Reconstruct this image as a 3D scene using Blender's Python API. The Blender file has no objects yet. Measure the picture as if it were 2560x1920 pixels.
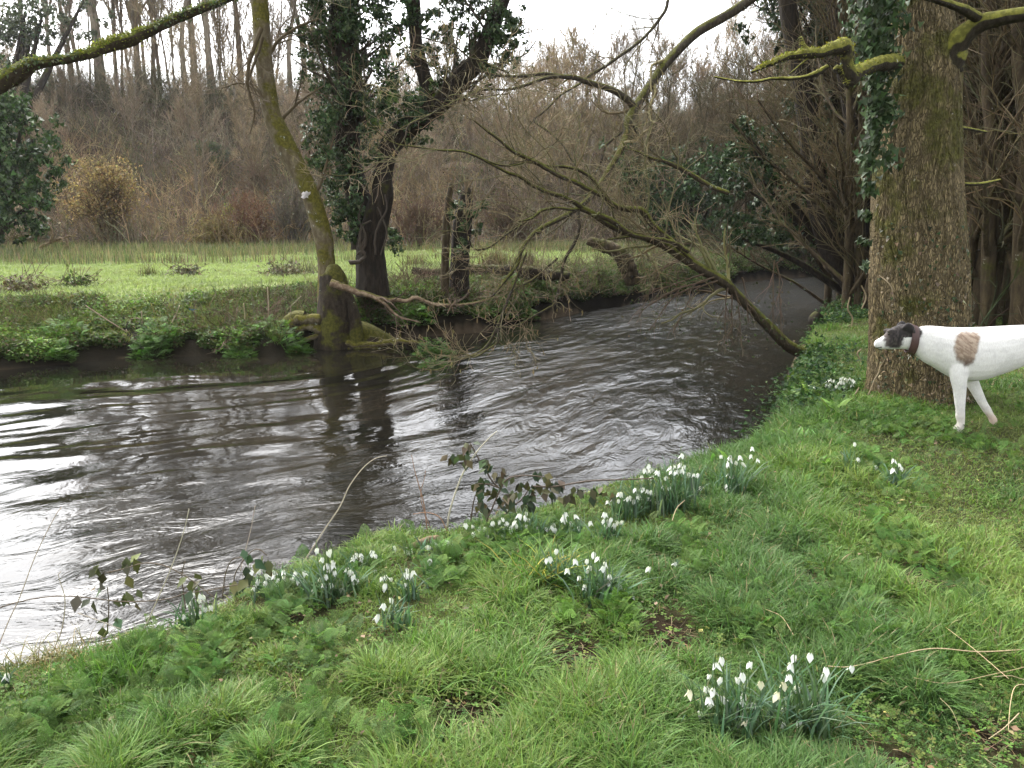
import bpy, math, random
import numpy as np
sc = bpy.context.scene
COL = sc.collection
rng = np.random.default_rng(11)
random.seed(11)

# ------------------------------------------------------------------ camera, sky, sun, exposure
EYE = 1.6
PITCH = math.radians(12.2)
FPX = 2009.0                       # focal length in pixels of the 2560 px wide photograph
cam_d = bpy.data.cameras.new("camera")
cam_d.sensor_width = 36.0
cam_d.lens = 36.0 * FPX / 2560.0
cam_d.clip_start = 0.05
cam_d.clip_end = 3000.0
cam = bpy.data.objects.new("camera", cam_d)
COL.objects.link(cam)
cam.location = (0, 0, EYE)
cam.rotation_euler = (math.pi / 2 - PITCH, 0, 0)
sc.camera = cam

SUN_EL, SUN_AZ = math.radians(52), math.radians(-35)   # azimuth from +Y (ahead), negative = left
world = bpy.data.worlds.new("World")
sc.world = world
world.use_nodes = True
wt = world.node_tree
wt.nodes.clear()
sky = wt.nodes.new("ShaderNodeTexSky")
sky.sky_type = 'NISHITA'
sky.sun_disc = False
sky.sun_elevation = SUN_EL
sky.sun_rotation = SUN_AZ
sky.air_density = 1.0
sky.dust_density = 4.0
hs = wt.nodes.new("ShaderNodeHueSaturation")           # an even white overcast
hs.inputs['Saturation'].default_value = 0.22
bg = wt.nodes.new("ShaderNodeBackground")
bg.inputs['Strength'].default_value = 0.15
wo = wt.nodes.new("ShaderNodeOutputWorld")
wt.links.new(sky.outputs[0], hs.inputs['Color'])
wt.links.new(hs.outputs[0], bg.inputs['Color'])
wt.links.new(bg.outputs[0], wo.inputs['Surface'])

sun_d = bpy.data.lights.new("sun", 'SUN')
sun_d.energy = 0.9
sun_d.angle = math.radians(40)
sun_d.color = (1.0, 0.97, 0.92)
sun = bpy.data.objects.new("sun", sun_d)
COL.objects.link(sun)
sun.location = (0, 0, 30)
sun.rotation_euler = (math.pi / 2 - SUN_EL, 0, math.pi - SUN_AZ)
sc.view_settings.view_transform = 'Standard'
sc.view_settings.look = 'None'
sc.view_settings.exposure = 2.12
sc.view_settings.gamma = 1.0
sc.cycles.max_bounces = 6
sc.cycles.diffuse_bounces = 3
sc.cycles.glossy_bounces = 3
sc.cycles.transmission_bounces = 3
sc.cycles.transparent_max_bounces = 4
sc.cycles.caustics_reflective = False
sc.cycles.caustics_refractive = False
sc.cycles.use_denoising = True

# ------------------------------------------------------------------ small maths
cp, sp = math.cos(PITCH), math.sin(PITCH)
def ray(u, v):
    a = (u - 1280.0) / FPX
    b = (960.0 - v) / FPX
    return np.array([a, cp + b * sp, -sp + b * cp])
def at(u, v, Y):
    d = ray(u, v)
    return np.array([0, 0, EYE]) + d * (Y / d[1])
def at_z(u, v, z):
    d = ray(u, v)
    return np.array([0, 0, EYE]) + d * ((z - EYE) / d[2])
DS = 2560.0 / 2212.0
def D(x, y): return x * DS, y * DS
TS = 860.0 / 2212.0
def T(c, r, x, y): return 850.0 * c + x * TS, 640.0 * r + y * TS
def proj(p):
    p = np.asarray(p, float)
    q = p - np.array([0, 0, EYE])
    f = q[..., 1] * cp - q[..., 2] * sp
    w = q[..., 1] * sp + q[..., 2] * cp
    return 1280 + FPX * q[..., 0] / f, 960 - FPX * w / f

def hash2(ix, iy, seed):
    n = (ix.astype(np.int64) * 374761393 + iy.astype(np.int64) * 668265263 + seed * 974711) & 0x7fffffff
    n = ((n ^ (n >> 13)) * 1274126177) & 0x7fffffff
    n = (n ^ (n >> 16)) & 0xffffff
    return n / float(0xffffff)
def vnoise(x, y, seed=0):
    x = np.asarray(x, float); y = np.asarray(y, float)
    ix = np.floor(x); iy = np.floor(y)
    fx = x - ix; fy = y - iy
    fx = fx * fx * (3 - 2 * fx); fy = fy * fy * (3 - 2 * fy)
    a = hash2(ix, iy, seed); b = hash2(ix + 1, iy, seed)
    c = hash2(ix, iy + 1, seed); d = hash2(ix + 1, iy + 1, seed)
    return (a * (1 - fx) + b * fx) * (1 - fy) + (c * (1 - fx) + d * fx) * fy
def fbm(x, y, seed=0, o=4):
    s = 0; a = 0.5; t = 0
    for k in range(o):
        s = s + a * vnoise(x * 2 ** k, y * 2 ** k, seed + 31 * k); t += a; a *= 0.5
    return s / t
def sstep(a, b, x):
    t = np.clip((np.asarray(x, float) - a) / (b - a), 0, 1)
    return t * t * (3 - 2 * t)
def nrm(v): return v / np.maximum(np.linalg.norm(v, axis=-1, keepdims=True), 1e-9)
def lerp(a, b, t): return a + (b - a) * t

# ------------------------------------------------------------------ mesh building
class MB:
    def __init__(s): s.V = []; s.F = {3: [], 4: []}; s.C = []; s.n = 0
    def add(s, v, faces, col):
        v = np.asarray(v, np.float64).reshape(-1, 3)
        for f in faces:
            f = np.asarray(f, np.int64)
            if f.size: s.F[f.shape[1]].append(f + s.n)
        c = np.asarray(col, np.float64)
        if c.ndim == 1: c = np.broadcast_to(c, (len(v), 3))
        s.V.append(v); s.C.append(c); s.n += len(v)
    def mesh(s, name, off=(0, 0, 0), smooth=True):
        V = np.concatenate(s.V) - np.asarray(off, float)
        C = np.concatenate(s.C)
        tri = np.concatenate(s.F[3]) if s.F[3] else np.zeros((0, 3), np.int64)
        qua = np.concatenate(s.F[4]) if s.F[4] else np.zeros((0, 4), np.int64)
        me = bpy.data.meshes.new(name)
        me.vertices.add(len(V)); me.vertices.foreach_set('co', V.astype(np.float32).ravel())
        li = np.concatenate([tri.ravel(), qua.ravel()]).astype(np.int32)
        me.loops.add(len(li)); me.loops.foreach_set('vertex_index', li)
        ls = np.concatenate([np.arange(len(tri)) * 3, len(tri) * 3 + np.arange(len(qua)) * 4]).astype(np.int32)
        me.polygons.add(len(ls)); me.polygons.foreach_set('loop_start', ls)
        me.polygons.foreach_set('use_smooth', np.full(len(ls), smooth))
        me.update(calc_edges=True)
        a = me.color_attributes.new('col', 'FLOAT_COLOR', 'POINT')
        cc = np.ones((len(V), 4), np.float32); cc[:, :3] = np.clip(C, 0, 1)
        a.data.foreach_set('color', cc.ravel())
        return me
def origin(o):
    p = np.zeros(3)
    while o is not None:
        p = p + np.array(o.location); o = o.parent
    return p
def tag(o, label=None, cat=None, group=None, kind=None):
    if label: o['label'] = label
    if cat: o['category'] = cat
    if group: o['group'] = group
    if kind: o['kind'] = kind
    return o
def thing(name, label, cat, loc, group=None):
    o = bpy.data.objects.new(name, None); COL.objects.link(o)
    o.empty_display_size = 0.1
    o.location = [float(a) for a in loc]
    return tag(o, label, cat, group)
def put(mb, name, mat, parent=None, loc=None, label=None, cat=None, group=None, kind=None, smooth=True):
    off = origin(parent) if parent is not None else np.zeros(3)
    if loc is not None and parent is None: off = np.asarray(loc, float)
    me = mb.mesh(name, off, smooth)
    me.materials.append(mat)
    o = bpy.data.objects.new(name, me); COL.objects.link(o)
    if parent is not None: o.parent = parent
    else: o.location = [float(a) for a in off]
    return tag(o, label, cat, group, kind)
def copy_tree(o, parent=None):
    c = o.copy(); COL.objects.link(c)
    if parent is not None: c.parent = parent
    for ch in list(o.children): copy_tree(ch, c)
    return c

def tubes(mb, P, R, sides, col, cap=False):
    """P (N,K,3) R (N,K) col (3,) / (N,3) / (N,K,3)"""
    P = np.asarray(P, float); R = np.asarray(R, float)
    N, K = P.shape[:2]
    if N == 0: return
    Tn = np.gradient(P, axis=1); Tn = nrm(Tn)
    m = nrm(Tn.mean(1))
    ref = np.where((np.abs(m[:, 2]) < 0.8)[:, None], np.array([0., 0, 1]), np.array([1., 0, 0]))
    ref = nrm(np.cross(m, ref))
    n1 = np.empty_like(P)
    cur = ref
    for k in range(K):
        t = Tn[:, k]
        cur = nrm(cur - t * (cur * t).sum(-1, keepdims=True))
        n1[:, k] = cur
    n2 = np.cross(Tn, n1)
    a = np.arange(sides) / sides * 2 * np.pi
    ca, sa = np.cos(a), np.sin(a)
    V = P[:, :, None] + R[:, :, None, None] * (n1[:, :, None] * ca[:, None] + n2[:, :, None] * sa[:, None])
    idx = np.arange(N * K * sides).reshape(N, K, sides)
    nx = np.roll(idx, -1, axis=2)
    q = np.stack([idx[:, :-1], nx[:, :-1], nx[:, 1:], idx[:, 1:]], -1).reshape(-1, 4)
    c = np.asarray(col, float)
    if c.ndim == 2: c = np.broadcast_to(c[:, None, None], (N, K, sides, 3)).reshape(-1, 3)
    elif c.ndim == 3: c = np.broadcast_to(c[:, :, None], (N, K, sides, 3)).reshape(-1, 3)
    V = V.reshape(-1, 3)
    faces = [q]
    if cap:
        b = N * K * sides
        ends = np.concatenate([P[:, 0], P[:, -1]])
        V = np.concatenate([V, ends])
        i0 = np.repeat(b + np.arange(N), sides); i1 = np.repeat(b + N + np.arange(N), sides)
        t0 = np.stack([nx[:, 0].ravel(), idx[:, 0].ravel(), i0], -1)
        t1 = np.stack([idx[:, -1].ravel(), nx[:, -1].ravel(), i1], -1)
        faces += [t0, t1]
        if c.ndim == 2:
            c = np.concatenate([c, c[idx[:, 0, 0]], c[idx[:, -1, 0]]])
    mb.add(V, faces, c)

def spline(pts, K):
    """Catmull-Rom through rows of pts (any columns), K samples evenly along the chord length"""
    p = np.asarray(pts, float)
    if len(p) == 2: return p[0] + (p[1] - p[0]) * np.linspace(0, 1, K)[:, None]
    q = np.concatenate([[2 * p[0] - p[1]], p, [2 * p[-1] - p[-2]]])
    L = np.concatenate([[0], np.cumsum(np.linalg.norm(np.diff(p[:, :3], axis=0), axis=1))])
    s = np.linspace(0, L[-1], K)
    i = np.clip(np.searchsorted(L, s, side='right') - 1, 0, len(p) - 2)
    t = ((s - L[i]) / np.maximum(L[i + 1] - L[i], 1e-9))[:, None]
    a, b, c, d = q[i], q[i + 1], q[i + 2], q[i + 3]
    return 0.5 * (2 * b + (c - a) * t + (2 * a - 5 * b + 4 * c - d) * t ** 2 + (3 * b - a - 3 * c + d) * t ** 3)

def kids(r, P, R, n, t0, t1, l0, l1, a0, a1, up, wob, K, ratio=0.55, rmin=0.003, taper=0.35, tshort=0.5, droop=0.0):
    """n children on every parent curve; returns (N*n,K,3),(N*n,K)"""
    N, Kp = P.shape[:2]
    pi = np.repeat(np.arange(N), n); M = len(pi)
    t = r.uniform(t0, t1, M); f = t * (Kp - 1)
    i = np.clip(f.astype(int), 0, Kp - 2); fr = (f - i)[:, None]
    base = P[pi, i] * (1 - fr) + P[pi, i + 1] * fr
    rb = R[pi, i] * (1 - fr[:, 0]) + R[pi, i + 1] * fr[:, 0]
    tan = nrm(P[pi, i + 1] - P[pi, i])
    pr = r.normal(size=(M, 3)); pr = nrm(pr - tan * (pr * tan).sum(-1, keepdims=True))
    ang = r.uniform(a0, a1, M)[:, None]
    d = nrm(np.cos(ang) * tan + np.sin(ang) * pr + np.array([0, 0, up]))
    L = r.uniform(l0, l1, M) * (1 - tshort * t)
    out = np.empty((M, K, 3)); out[:, 0] = base
    for k in range(1, K):
        out[:, k] = out[:, k - 1] + d * (L / (K - 1))[:, None]
        d = nrm(d + r.normal(size=(M, 3)) * wob + np.array([0, 0, up * 0.25 - droop]))
    rr = np.maximum(rb * ratio, rmin)[:, None] * np.linspace(1, taper, K)[None]
    return out, np.maximum(rr, rmin * 0.7)

def rand_rot(r, n, tilt=None):
    """random rotations; tilt = max angle of the leaf normal away from +Z"""
    az = r.uniform(0, 2 * np.pi, n)
    if tilt is None: z = r.uniform(-1, 1, n); th = np.arccos(z)
    else: th = np.abs(r.normal(0, tilt, n))
    ph = r.uniform(0, 2 * np.pi, n)
    ca, sa = np.cos(az), np.sin(az); ct, st = np.cos(th), np.sin(th); cph, sph = np.cos(ph), np.sin(ph)
    o = np.zeros(n); i = np.ones(n)
    Rz = np.stack([ca, -sa, o, sa, ca, o, o, o, i], -1).reshape(n, 3, 3)
    Ry = np.stack([ct, o, st, o, i, o, -st, o, ct], -1).reshape(n, 3, 3)
    Rp = np.stack([cph, -sph, o, sph, cph, o, o, o, i], -1).reshape(n, 3, 3)
    return Rp @ Ry @ Rz
def scatter(mb, tmpl, pos, size, Rm, col):
    tv, tf = tmpl
    n = len(pos); k = len(tv)
    if n == 0: return
    V = np.einsum('nij,kj->nki', Rm, tv) * np.asarray(size).reshape(-1, 1, 1) + pos[:, None]
    fs = [(f[None] + (np.arange(n) * k)[:, None, None]).reshape(-1, f.shape[1]) for f in tf]
    mb.add(V, fs, np.repeat(col, k, axis=0) if np.ndim(col) == 2 else col)
def vary(r, base, n, dv=0.25, dh=0.12):
    c = np.asarray(base, float)[None] * (1 + r.normal(0, dv, (n, 1)))
    return np.clip(c * (1 + r.normal(0, dh, (n, 3))), 0.002, 0.9)
def mixcol(r, cols, n, dv=0.2, dh=0.08):
    cols = np.asarray(cols, float); c = cols[r.integers(0, len(cols), n)]
    return np.clip(c * (1 + r.normal(0, dv, (n, 1))) * (1 + r.normal(0, dh, (n, 3))), 0.002, 0.9)

# leaf templates (unit size)
LEAF = (np.array([[0, 0, 0], [0.32, 0.42, 0.08], [0, 1, -0.1], [-0.32, 0.42, 0.08], [0, 0.45, -0.02]]),
        [np.array([[0, 1, 4], [1, 2, 4], [2, 3, 4], [3, 0, 4]])])
IVY = (np.array([[0, 0.1, 0], [0.5, -0.05, 0.1], [0.3, 0.4, 0.05], [0.0, 1.0, -0.12], [-0.3, 0.4, 0.05], [-0.5, -0.05, 0.1]]),
       [np.array([[0, 1, 2], [0, 2, 3], [0, 3, 4], [0, 4, 5]])])
def _disc():
    v = [[0, 0, 0]]
    for k in range(3):
        a = k * 2.094
        c = np.array([math.sin(a) * .45, math.cos(a) * .45, 0.06])
        for b in range(5):
            q = a + (b - 2) * .62
            rr = [.12, .62, .8, .62, .12][b]
            v.append([math.sin(q) * rr, math.cos(q) * rr, .08 * rr])
    f = []
    for k in range(3):
        o = 1 + 5 * k
        f += [[0, o + 1, o + 2], [0, o + 2, o + 3]]
    return np.array(v), [np.array(f)]
CLOVER = _disc()
def _frond(np_=7, curve=0.5):
    V = []; Q = []
    def diamond(p, d, l, w, nz):
        s = np.cross(d, [0, 0, 1]); s = s / (np.linalg.norm(s) + 1e-9)
        o = len(V)
        V.extend([p, p + d * l * .45 + s * w, p + d * l + np.array([0, 0, -l * .15]), p + d * l * .45 - s * w]); Q.append([o, o + 1, o + 2, o + 3])
    def spine(t): return np.array([0, t, 0.42 * math.sin(t * 1.9) * curve - 0.25 * t * t * curve])
    o = len(V)
    for t in np.linspace(0, .95, 5):
        c = spine(t); w = .012 * (1 - t) + .004
        V.extend([c + [w, 0, 0], c - [w, 0, 0]])
    for k in range(4): Q.append([o + 2 * k, o + 2 * k + 1, o + 2 * k + 3, o + 2 * k + 2])
    for i in range(np_):
        t = .26 + .64 * i / (np_ - 1); L = .46 * (1 - t) ** .8 + .07
        for s in (-1, 1):
            b = spine(t); d = nrm(np.array([s * .85, .55, .06]))
            for f, l in ((.22, .42), (.46, .40), (.70, .34)):
                c = b + d * L * f
                for q in (-1, 1):
                    dd = nrm(d + q * .9 * np.array([-d[1], d[0], 0]))
                    diamond(c, dd, L * l * .92, L * .062, 1)
            diamond(b + d * L * .66, d, L * .4, L * .065, 1)
    diamond(spine(.85), np.array([0, 1., -.1]), .22, .05, 1)
    return np.array(V), [np.array(Q)]
FROND = _frond()

def grass(mb, r, base, h, w, lean, col, bend=None):
    n = len(base)
    if n == 0: return
    az = r.uniform(0, 2 * np.pi, n) if bend is None else bend
    ld = np.stack([np.cos(az), np.sin(az), np.zeros(n)], -1)
    wd = np.stack([-np.sin(az), np.cos(az), np.zeros(n)], -1)
    tw = r.normal(0, .5, n)[:, None]
    wd = nrm(wd + tw * ld)
    lv = [0, .38, .74, 1.0]; wf = [1, .95, .6, 0]
    rows = []
    for t, f in zip(lv, wf):
        up = h * (t - .42 * lean * t ** 2.2)
        out = h * lean * t ** 1.9
        c = base + ld * out[:, None]; c[:, 2] += up
        if f > 0:
            rows.append(c + wd * (w * f / 2)[:, None]); rows.append(c - wd * (w * f / 2)[:, None])
        else: rows.append(c)
    V = np.stack(rows, 1)
    o = (np.arange(n) * 7)[:, None]
    q = np.concatenate([o + [0, 1, 3, 2], o + [2, 3, 5, 4]])
    t = o + np.array([4, 5, 6])
    mb.add(V, [q, t], np.repeat(col, 7, axis=0))

# ------------------------------------------------------------------ materials
def newmat(name):
    m = bpy.data.materials.new(name); m.use_nodes = True
    nt = m.node_tree; nt.nodes.clear()
    out = nt.nodes.new('ShaderNodeOutputMaterial')
    p = nt.nodes.new('ShaderNodeBsdfPrincipled')
    nt.links.new(p.outputs[0], out.inputs['Surface'])
    return m, nt, p, out
def N(nt, t, **kw):
    n = nt.nodes.new(t)
    for k, v in kw.items():
        if k in n.inputs.keys(): n.inputs[k].default_value = v
        else: setattr(n, k, v)
    return n
def mixc(nt, fac, a, b, mode='MIX'):
    m = nt.nodes.new('ShaderNodeMix'); m.data_type = 'RGBA'; m.blend_type = mode
    def put_(i, x):
        if hasattr(x, 'is_linked'): nt.links.new(x, m.inputs[i])
        elif isinstance(x, (int, float)): m.inputs[i].default_value = x
        else: m.inputs[i].default_value = (*x, 1)
    put_(0, fac); put_(6, a); put_(7, b)
    return m.outputs[2]
def ramp(nt, src, a, b, lo=0.0, hi=1.0):
    n = nt.nodes.new('ShaderNodeMapRange'); n.interpolation_type = 'SMOOTHSTEP'
    n.inputs[1].default_value = a; n.inputs[2].default_value = b
    n.inputs[3].default_value = lo; n.inputs[4].default_value = hi
    nt.links.new(src, n.inputs[0]); return n.outputs[0]
def math_(nt, op, a, b):
    n = nt.nodes.new('ShaderNodeMath'); n.operation = op
    for i, x in ((0, a), (1, b)):
        if hasattr(x, 'is_linked'): nt.links.new(x, n.inputs[i])
        else: n.inputs[i].default_value = x
    return n.outputs[0]
def noise_tex(nt, scale, detail=5, rough=.55, stretch=None, coord='Object'):
    tc = nt.nodes.new('ShaderNodeTexCoord'); src = tc.outputs[coord]
    if stretch:
        mp = nt.nodes.new('ShaderNodeMapping'); mp.inputs['Scale'].default_value = stretch
        nt.links.new(src, mp.inputs[0]); src = mp.outputs[0]
    n = N(nt, 'ShaderNodeTexNoise', Scale=scale, Detail=detail, Roughness=rough)
    nt.links.new(src, n.inputs['Vector']); return n.outputs['Fac']
def attr(nt, name='col'):
    a = nt.nodes.new('ShaderNodeAttribute'); a.attribute_name = name; return a.outputs['Color']

def leaf_mat(name, rough=.45, trans=.25, spec=.5):
    m, nt, p, out = newmat(name)
    c = attr(nt); nt.links.new(c, p.inputs['Base Color'])
    p.inputs['Roughness'].default_value = rough
    p.inputs['Specular IOR Level'].default_value = spec
    if trans > 0:
        t = N(nt, 'ShaderNodeBsdfTranslucent')
        t2 = mixc(nt, 1.0, c, (1.0, 1.05, .72), 'MULTIPLY'); nt.links.new(t2, t.inputs['Color'])
        mx = N(nt, 'ShaderNodeMixShader', Fac=trans)
        nt.links.new(p.outputs[0], mx.inputs[1]); nt.links.new(t.outputs[0], mx.inputs[2])
        nt.links.new(mx.outputs[0], out.inputs['Surface'])
    return m
M_GRASS = leaf_mat('grass_blades', .5, .38, .22)
M_LEAF = leaf_mat('soft_leaves', .6, .32, .18)
M_IVY = leaf_mat('glossy_ivy_leaves', .5, .12, .18)
M_PETAL = leaf_mat('white_petals', .5, .3, .3)
M_TWIG = leaf_mat('bare_twigs', .8, 0, .2)
M_DRY = leaf_mat('dry_stems', .7, .1, .3)

def bark_mat(name, base, dark, moss, moss_amt, lichen=0.0, stretch=(6, 6, 1.2), up_bias=.35, scale=5.0, bump=.5, lich_col=(.42, .43, .36), plates=0):
    m, nt, p, out = newmat(name)
    n1 = noise_tex(nt, scale, 7, .65, stretch)
    c = mixc(nt, ramp(nt, n1, .38, .66), dark, base)
    if plates:
        tc = nt.nodes.new('ShaderNodeTexCoord'); wn = nt.nodes.new('ShaderNodeTexNoise'); wn.inputs['Scale'].default_value = 9; wn.inputs['Detail'].default_value = 4
        nt.links.new(tc.outputs['Object'], wn.inputs['Vector'])
        wv = nt.nodes.new('ShaderNodeVectorMath'); wv.operation = 'MULTIPLY_ADD'; wv.inputs[1].default_value = (.07, .07, .12); nt.links.new(wn.outputs['Color'], wv.inputs[0]); nt.links.new(tc.outputs['Object'], wv.inputs[2])
        mp = nt.nodes.new('ShaderNodeMapping'); mp.inputs['Scale'].default_value = (plates, plates, plates * .2); nt.links.new(wv.outputs[0], mp.inputs[0])
        vo = nt.nodes.new('ShaderNodeTexVoronoi'); vo.feature = 'DISTANCE_TO_EDGE'; vo.inputs['Scale'].default_value = 1.0; nt.links.new(mp.outputs[0], vo.inputs['Vector'])
        crack = ramp(nt, vo.outputs['Distance'], .0, .22)
        c = mixc(nt, crack, tuple(x * .6 for x in dark), c)
    n3 = noise_tex(nt, 38, 3, .6)
    c = mixc(nt, ramp(nt, n3, .3, .7, 0, .5), c, tuple(x * .45 for x in base))
    n2 = noise_tex(nt, 2.3, 5, .6)
    g = nt.nodes.new('ShaderNodeNewGeometry')
    sx = nt.nodes.new('ShaderNodeSeparateXYZ'); nt.links.new(g.outputs['Normal'], sx.inputs[0])
    w = math_(nt, 'ADD', n2, math_(nt, 'MULTIPLY', sx.outputs[2], up_bias))
    mk = ramp(nt, w, .72 - moss_amt * .5, .84 - moss_amt * .5)
    mc = mixc(nt, ramp(nt, noise_tex(nt, 26, 4), .35, .7), tuple(x * .5 for x in moss), moss)
    c = mixc(nt, mk, c, mc)
    if lichen > 0:
        n4 = noise_tex(nt, 9, 6, .7)
        c = mixc(nt, ramp(nt, n4, .68 - lichen * .15, .72 - lichen * .15), c, lich_col)
    nt.links.new(c, p.inputs['Base Color'])
    p.inputs['Roughness'].default_value = .85
    p.inputs['Specular IOR Level'].default_value = .2
    b = N(nt, 'ShaderNodeBump', Strength=bump, Distance=.03)
    h = math_(nt, 'ADD', n1, math_(nt, 'MULTIPLY', n3, .35))
    if plates: h = math_(nt, 'ADD', h, math_(nt, 'MULTIPLY', crack, .8))
    nt.links.new(h, b.inputs['Height']); nt.links.new(b.outputs[0], p.inputs['Normal'])
    return m
MOSS = (.115, .12, .018)
M_BARK_BIG = bark_mat('fissured_brown_bark', (.39, .30, .155), (.15, .115, .06), (.15, .14, .036), .43, .18, (7, 7, 1.3), .05, 3.4, 1.0, (.40, .37, .29), plates=66)
M_BARK_LEAN = bark_mat('mossy_pale_bark', (.20, .165, .10), (.10, .075, .04), (.135, .12, .018), .50, .30, (4, 4, 2), .42, 4, .7)
M_BARK_DARK = bark_mat('dark_damp_bark', (.045, .034, .022), (.016, .012, .009), (.06, .06, .012), .22, .05, (6, 6, 1), .3, 4, .8)
M_BARK_STOOL = bark_mat('wet_mossy_stool', (.06, .045, .028), (.02, .015, .01), (.10, .095, .016), .34, .05, (4, 4, 2), .5, 4, .9)
M_BARK_HAZEL = bark_mat('mossy_hazel_bark', (.075, .058, .034), (.03, .022, .014), MOSS, .42, .22, (5, 5, 2), .62, 6, .6)
M_BARK_ARCH = bark_mat('grey_lichened_bark', (.085, .070, .048), (.035, .027, .018), (.105, .105, .02), .16, .26, (5, 5, 2), .42, 6, .6)
M_BARK_MOSS = bark_mat('thick_moss', (.05, .04, .025), (.02, .015, .01), (.20, .195, .034), .6, .1, (5, 5, 2), .75, 6, .6)
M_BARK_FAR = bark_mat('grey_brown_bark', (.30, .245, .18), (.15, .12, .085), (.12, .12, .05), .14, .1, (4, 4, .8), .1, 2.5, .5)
M_BARK_STEM = bark_mat('brown_stem_bark', (.10, .075, .04), (.04, .028, .016), (.075, .072, .016), .35, .1, (5, 5, 1), .15, 4, .7)
M_BARK_BARE = bark_mat('stripped_pale_wood', (.34, .25, .16), (.13, .085, .05), (.12, .11, .02), .08, 0, (3, 3, 3), .3, 5, .4)

# ------------------------------------------------------------------ the lie of the land
WATER = -0.6
_nl = [(0, 1440), (200, 1398), (430, 1330), (640, 1215), (860, 1152), (1000, 1140), (1200, 1092), (1500, 1002), (1640, 962), (1695, 900), (1722, 830), (1742, 765), (1762, 700), (1800, 648)]
NEAR = np.array([at_z(*D(*p), -0.12)[:2] for p in _nl])
d0 = NEAR[0] - NEAR[2]
NEAR = np.concatenate([[NEAR[0] + d0 * 14, NEAR[0] + d0 * 1.5], NEAR, [[9.2, 19.6], [13, 23.4], [20, 26.5], [70, 30]]])
_fw = [(0, 800), (300, 772), (600, 770), (680, 748), (800, 738), (900, 728), (1050, 715), (1100, 702), (1300, 668), (1450, 643), (1560, 627), (1600, 608), (1690, 600)]
FAR = np.array([at_z(*D(*p), WATER)[:2] for p in _fw])
FAR = np.concatenate([[[-60, 4], [-16, 9.6]], FAR, [[14, 29.2], [22, 31.5], [70, 35]]])
for A in (NEAR, FAR):
    for i in range(1, len(A)):
        if A[i, 0] <= A[i - 1, 0]: A[i, 0] = A[i - 1, 0] + .05

def sdist(x, y, A):
    """signed distance to polyline A (a function of x), positive beyond it (larger y)"""
    x = np.asarray(x, float); y = np.asarray(y, float)
    best = np.full(np.broadcast(x, y).shape, 1e9)
    for i in range(len(A) - 1):
        p = A[i]; e = A[i + 1] - p; L = (e * e).sum()
        t = np.clip(((x - p[0]) * e[0] + (y - p[1]) * e[1]) / L, 0, 1)
        best = np.minimum(best, np.hypot(x - p[0] - t * e[0], y - p[1] - t * e[1]))
    return np.where(y > np.interp(x, A[:, 0], A[:, 1]), best, -best)
def hill_y(x): return np.interp(x, [-60, 0, 4, 14, 60], [29.5, 30, 32, 36, 42])
def crest(x): return np.interp(x, [-40, -25, -14, -4, 0, 12, 30], [7.9, 7.9, 7.5, 6.7, 6.1, 6.6, 8])
def height(x, y):
    x = np.asarray(x, float); y = np.asarray(y, float)
    dn = sdist(x, y, NEAR); df = sdist(x, y, FAR)
    un = fbm(x * .55, y * .55, 3, 3) - .5
    fine = fbm(x * 2.7, y * 2.7, 5, 3) - .5
    near = .03 + .10 * un + .06 * fine
    near = near - .16 * np.exp(-np.clip(-dn, 0, 9) / .55)
    near = near + np.clip(x - 8.5, 0, 14) * .36 * sstep(4, 12, y) * sstep(2.5, 6, -dn)
    wob = .35 * (fbm(x * .9, y * .9, 9, 3) - .5)
    dd = df + wob
    pl = np.interp(dd, [-1, 0, .25, 1.3, 2.2, 3.2], [-1.05, -.62, -.42, -.18, .06, .16])
    prr = np.interp(dd, [-1, 0, .12, .6, 1.1, 2], [-1.05, -.62, -.40, .02, .16, .2])
    k = sstep(-4.2, -2.4, x)
    far = pl * (1 - k) + prr * k + .07 * fine * sstep(-.3, .5, dd) + .10 * un * sstep(.5, 4, dd)
    hb = y - hill_y(x)
    H = crest(x)
    far = far + np.interp(hb, [0, 3, 19, 22, 60, 2000], [0, .09, .97, 1, 1.04, 1.2]) * H + sstep(2, 8, hb) * un * 1.4
    bed = np.maximum(-1.0, -.12 - 1.9 * np.clip(dn, 0, 9)) - .03 * fine
    z = np.where(dn <= 0, near, np.where(df > -.55, np.maximum(far, np.where(df < 0, -1.05, -9)), bed))
    z = np.where((dn > 0) & (dn < 1.0) & (df < -.3), np.maximum(bed, -1.0), z)
    return z
def h1(x, y): return float(height(np.array([x]), np.array([y]))[0])
def ground_at(u, v, tmax=90):
    d = ray(u, v); t = np.concatenate([np.arange(1.2, 12, .02), np.arange(12, tmax, .08)])
    P = np.array([0, 0, EYE]) + d * t[:, None]
    hit = np.nonzero(P[:, 2] <= height(P[:, 0], P[:, 1]))[0]
    k = hit[0] if len(hit) else len(t) - 1
    return P[k]
def gD(x, y): return ground_at(*D(x, y))

MUD = [(1010, 1560, 190, 50), (1250, 1430, 130, 45), (1440, 1370, 110, 40), (880, 1600, 80, 40), (2160, 1600, 110, 60), (1900, 1640, 120, 40), (640, 1330, 40, 18), (1370, 1330, 60, 25), (2010, 1255, 90, 30), (1760, 1265, 70, 30)]
def to_ground(L):
    out = []
    for f in L:
        c = gD(f[0], f[1]); rx = f[2] * DS / FPX * c[1] / cp; q = gD(f[0], min(f[1] + f[3], 1655)); ry = max(abs(c[1] - q[1]), .05)
        out.append((c, rx * .5, ry))
    return out
mudg = to_ground(MUD)
def mudmask(x, y):
    m_ = np.zeros(len(x))
    for c, a, b in mudg: m_ = np.maximum(m_, np.exp(-((x - c[0]) / (a * 1.3)) ** 2 - ((y - c[1]) / (b * 1.3)) ** 2))
    return m_ * (.55 + .9 * fbm(x * 7, y * 7, 101, 3))
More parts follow.
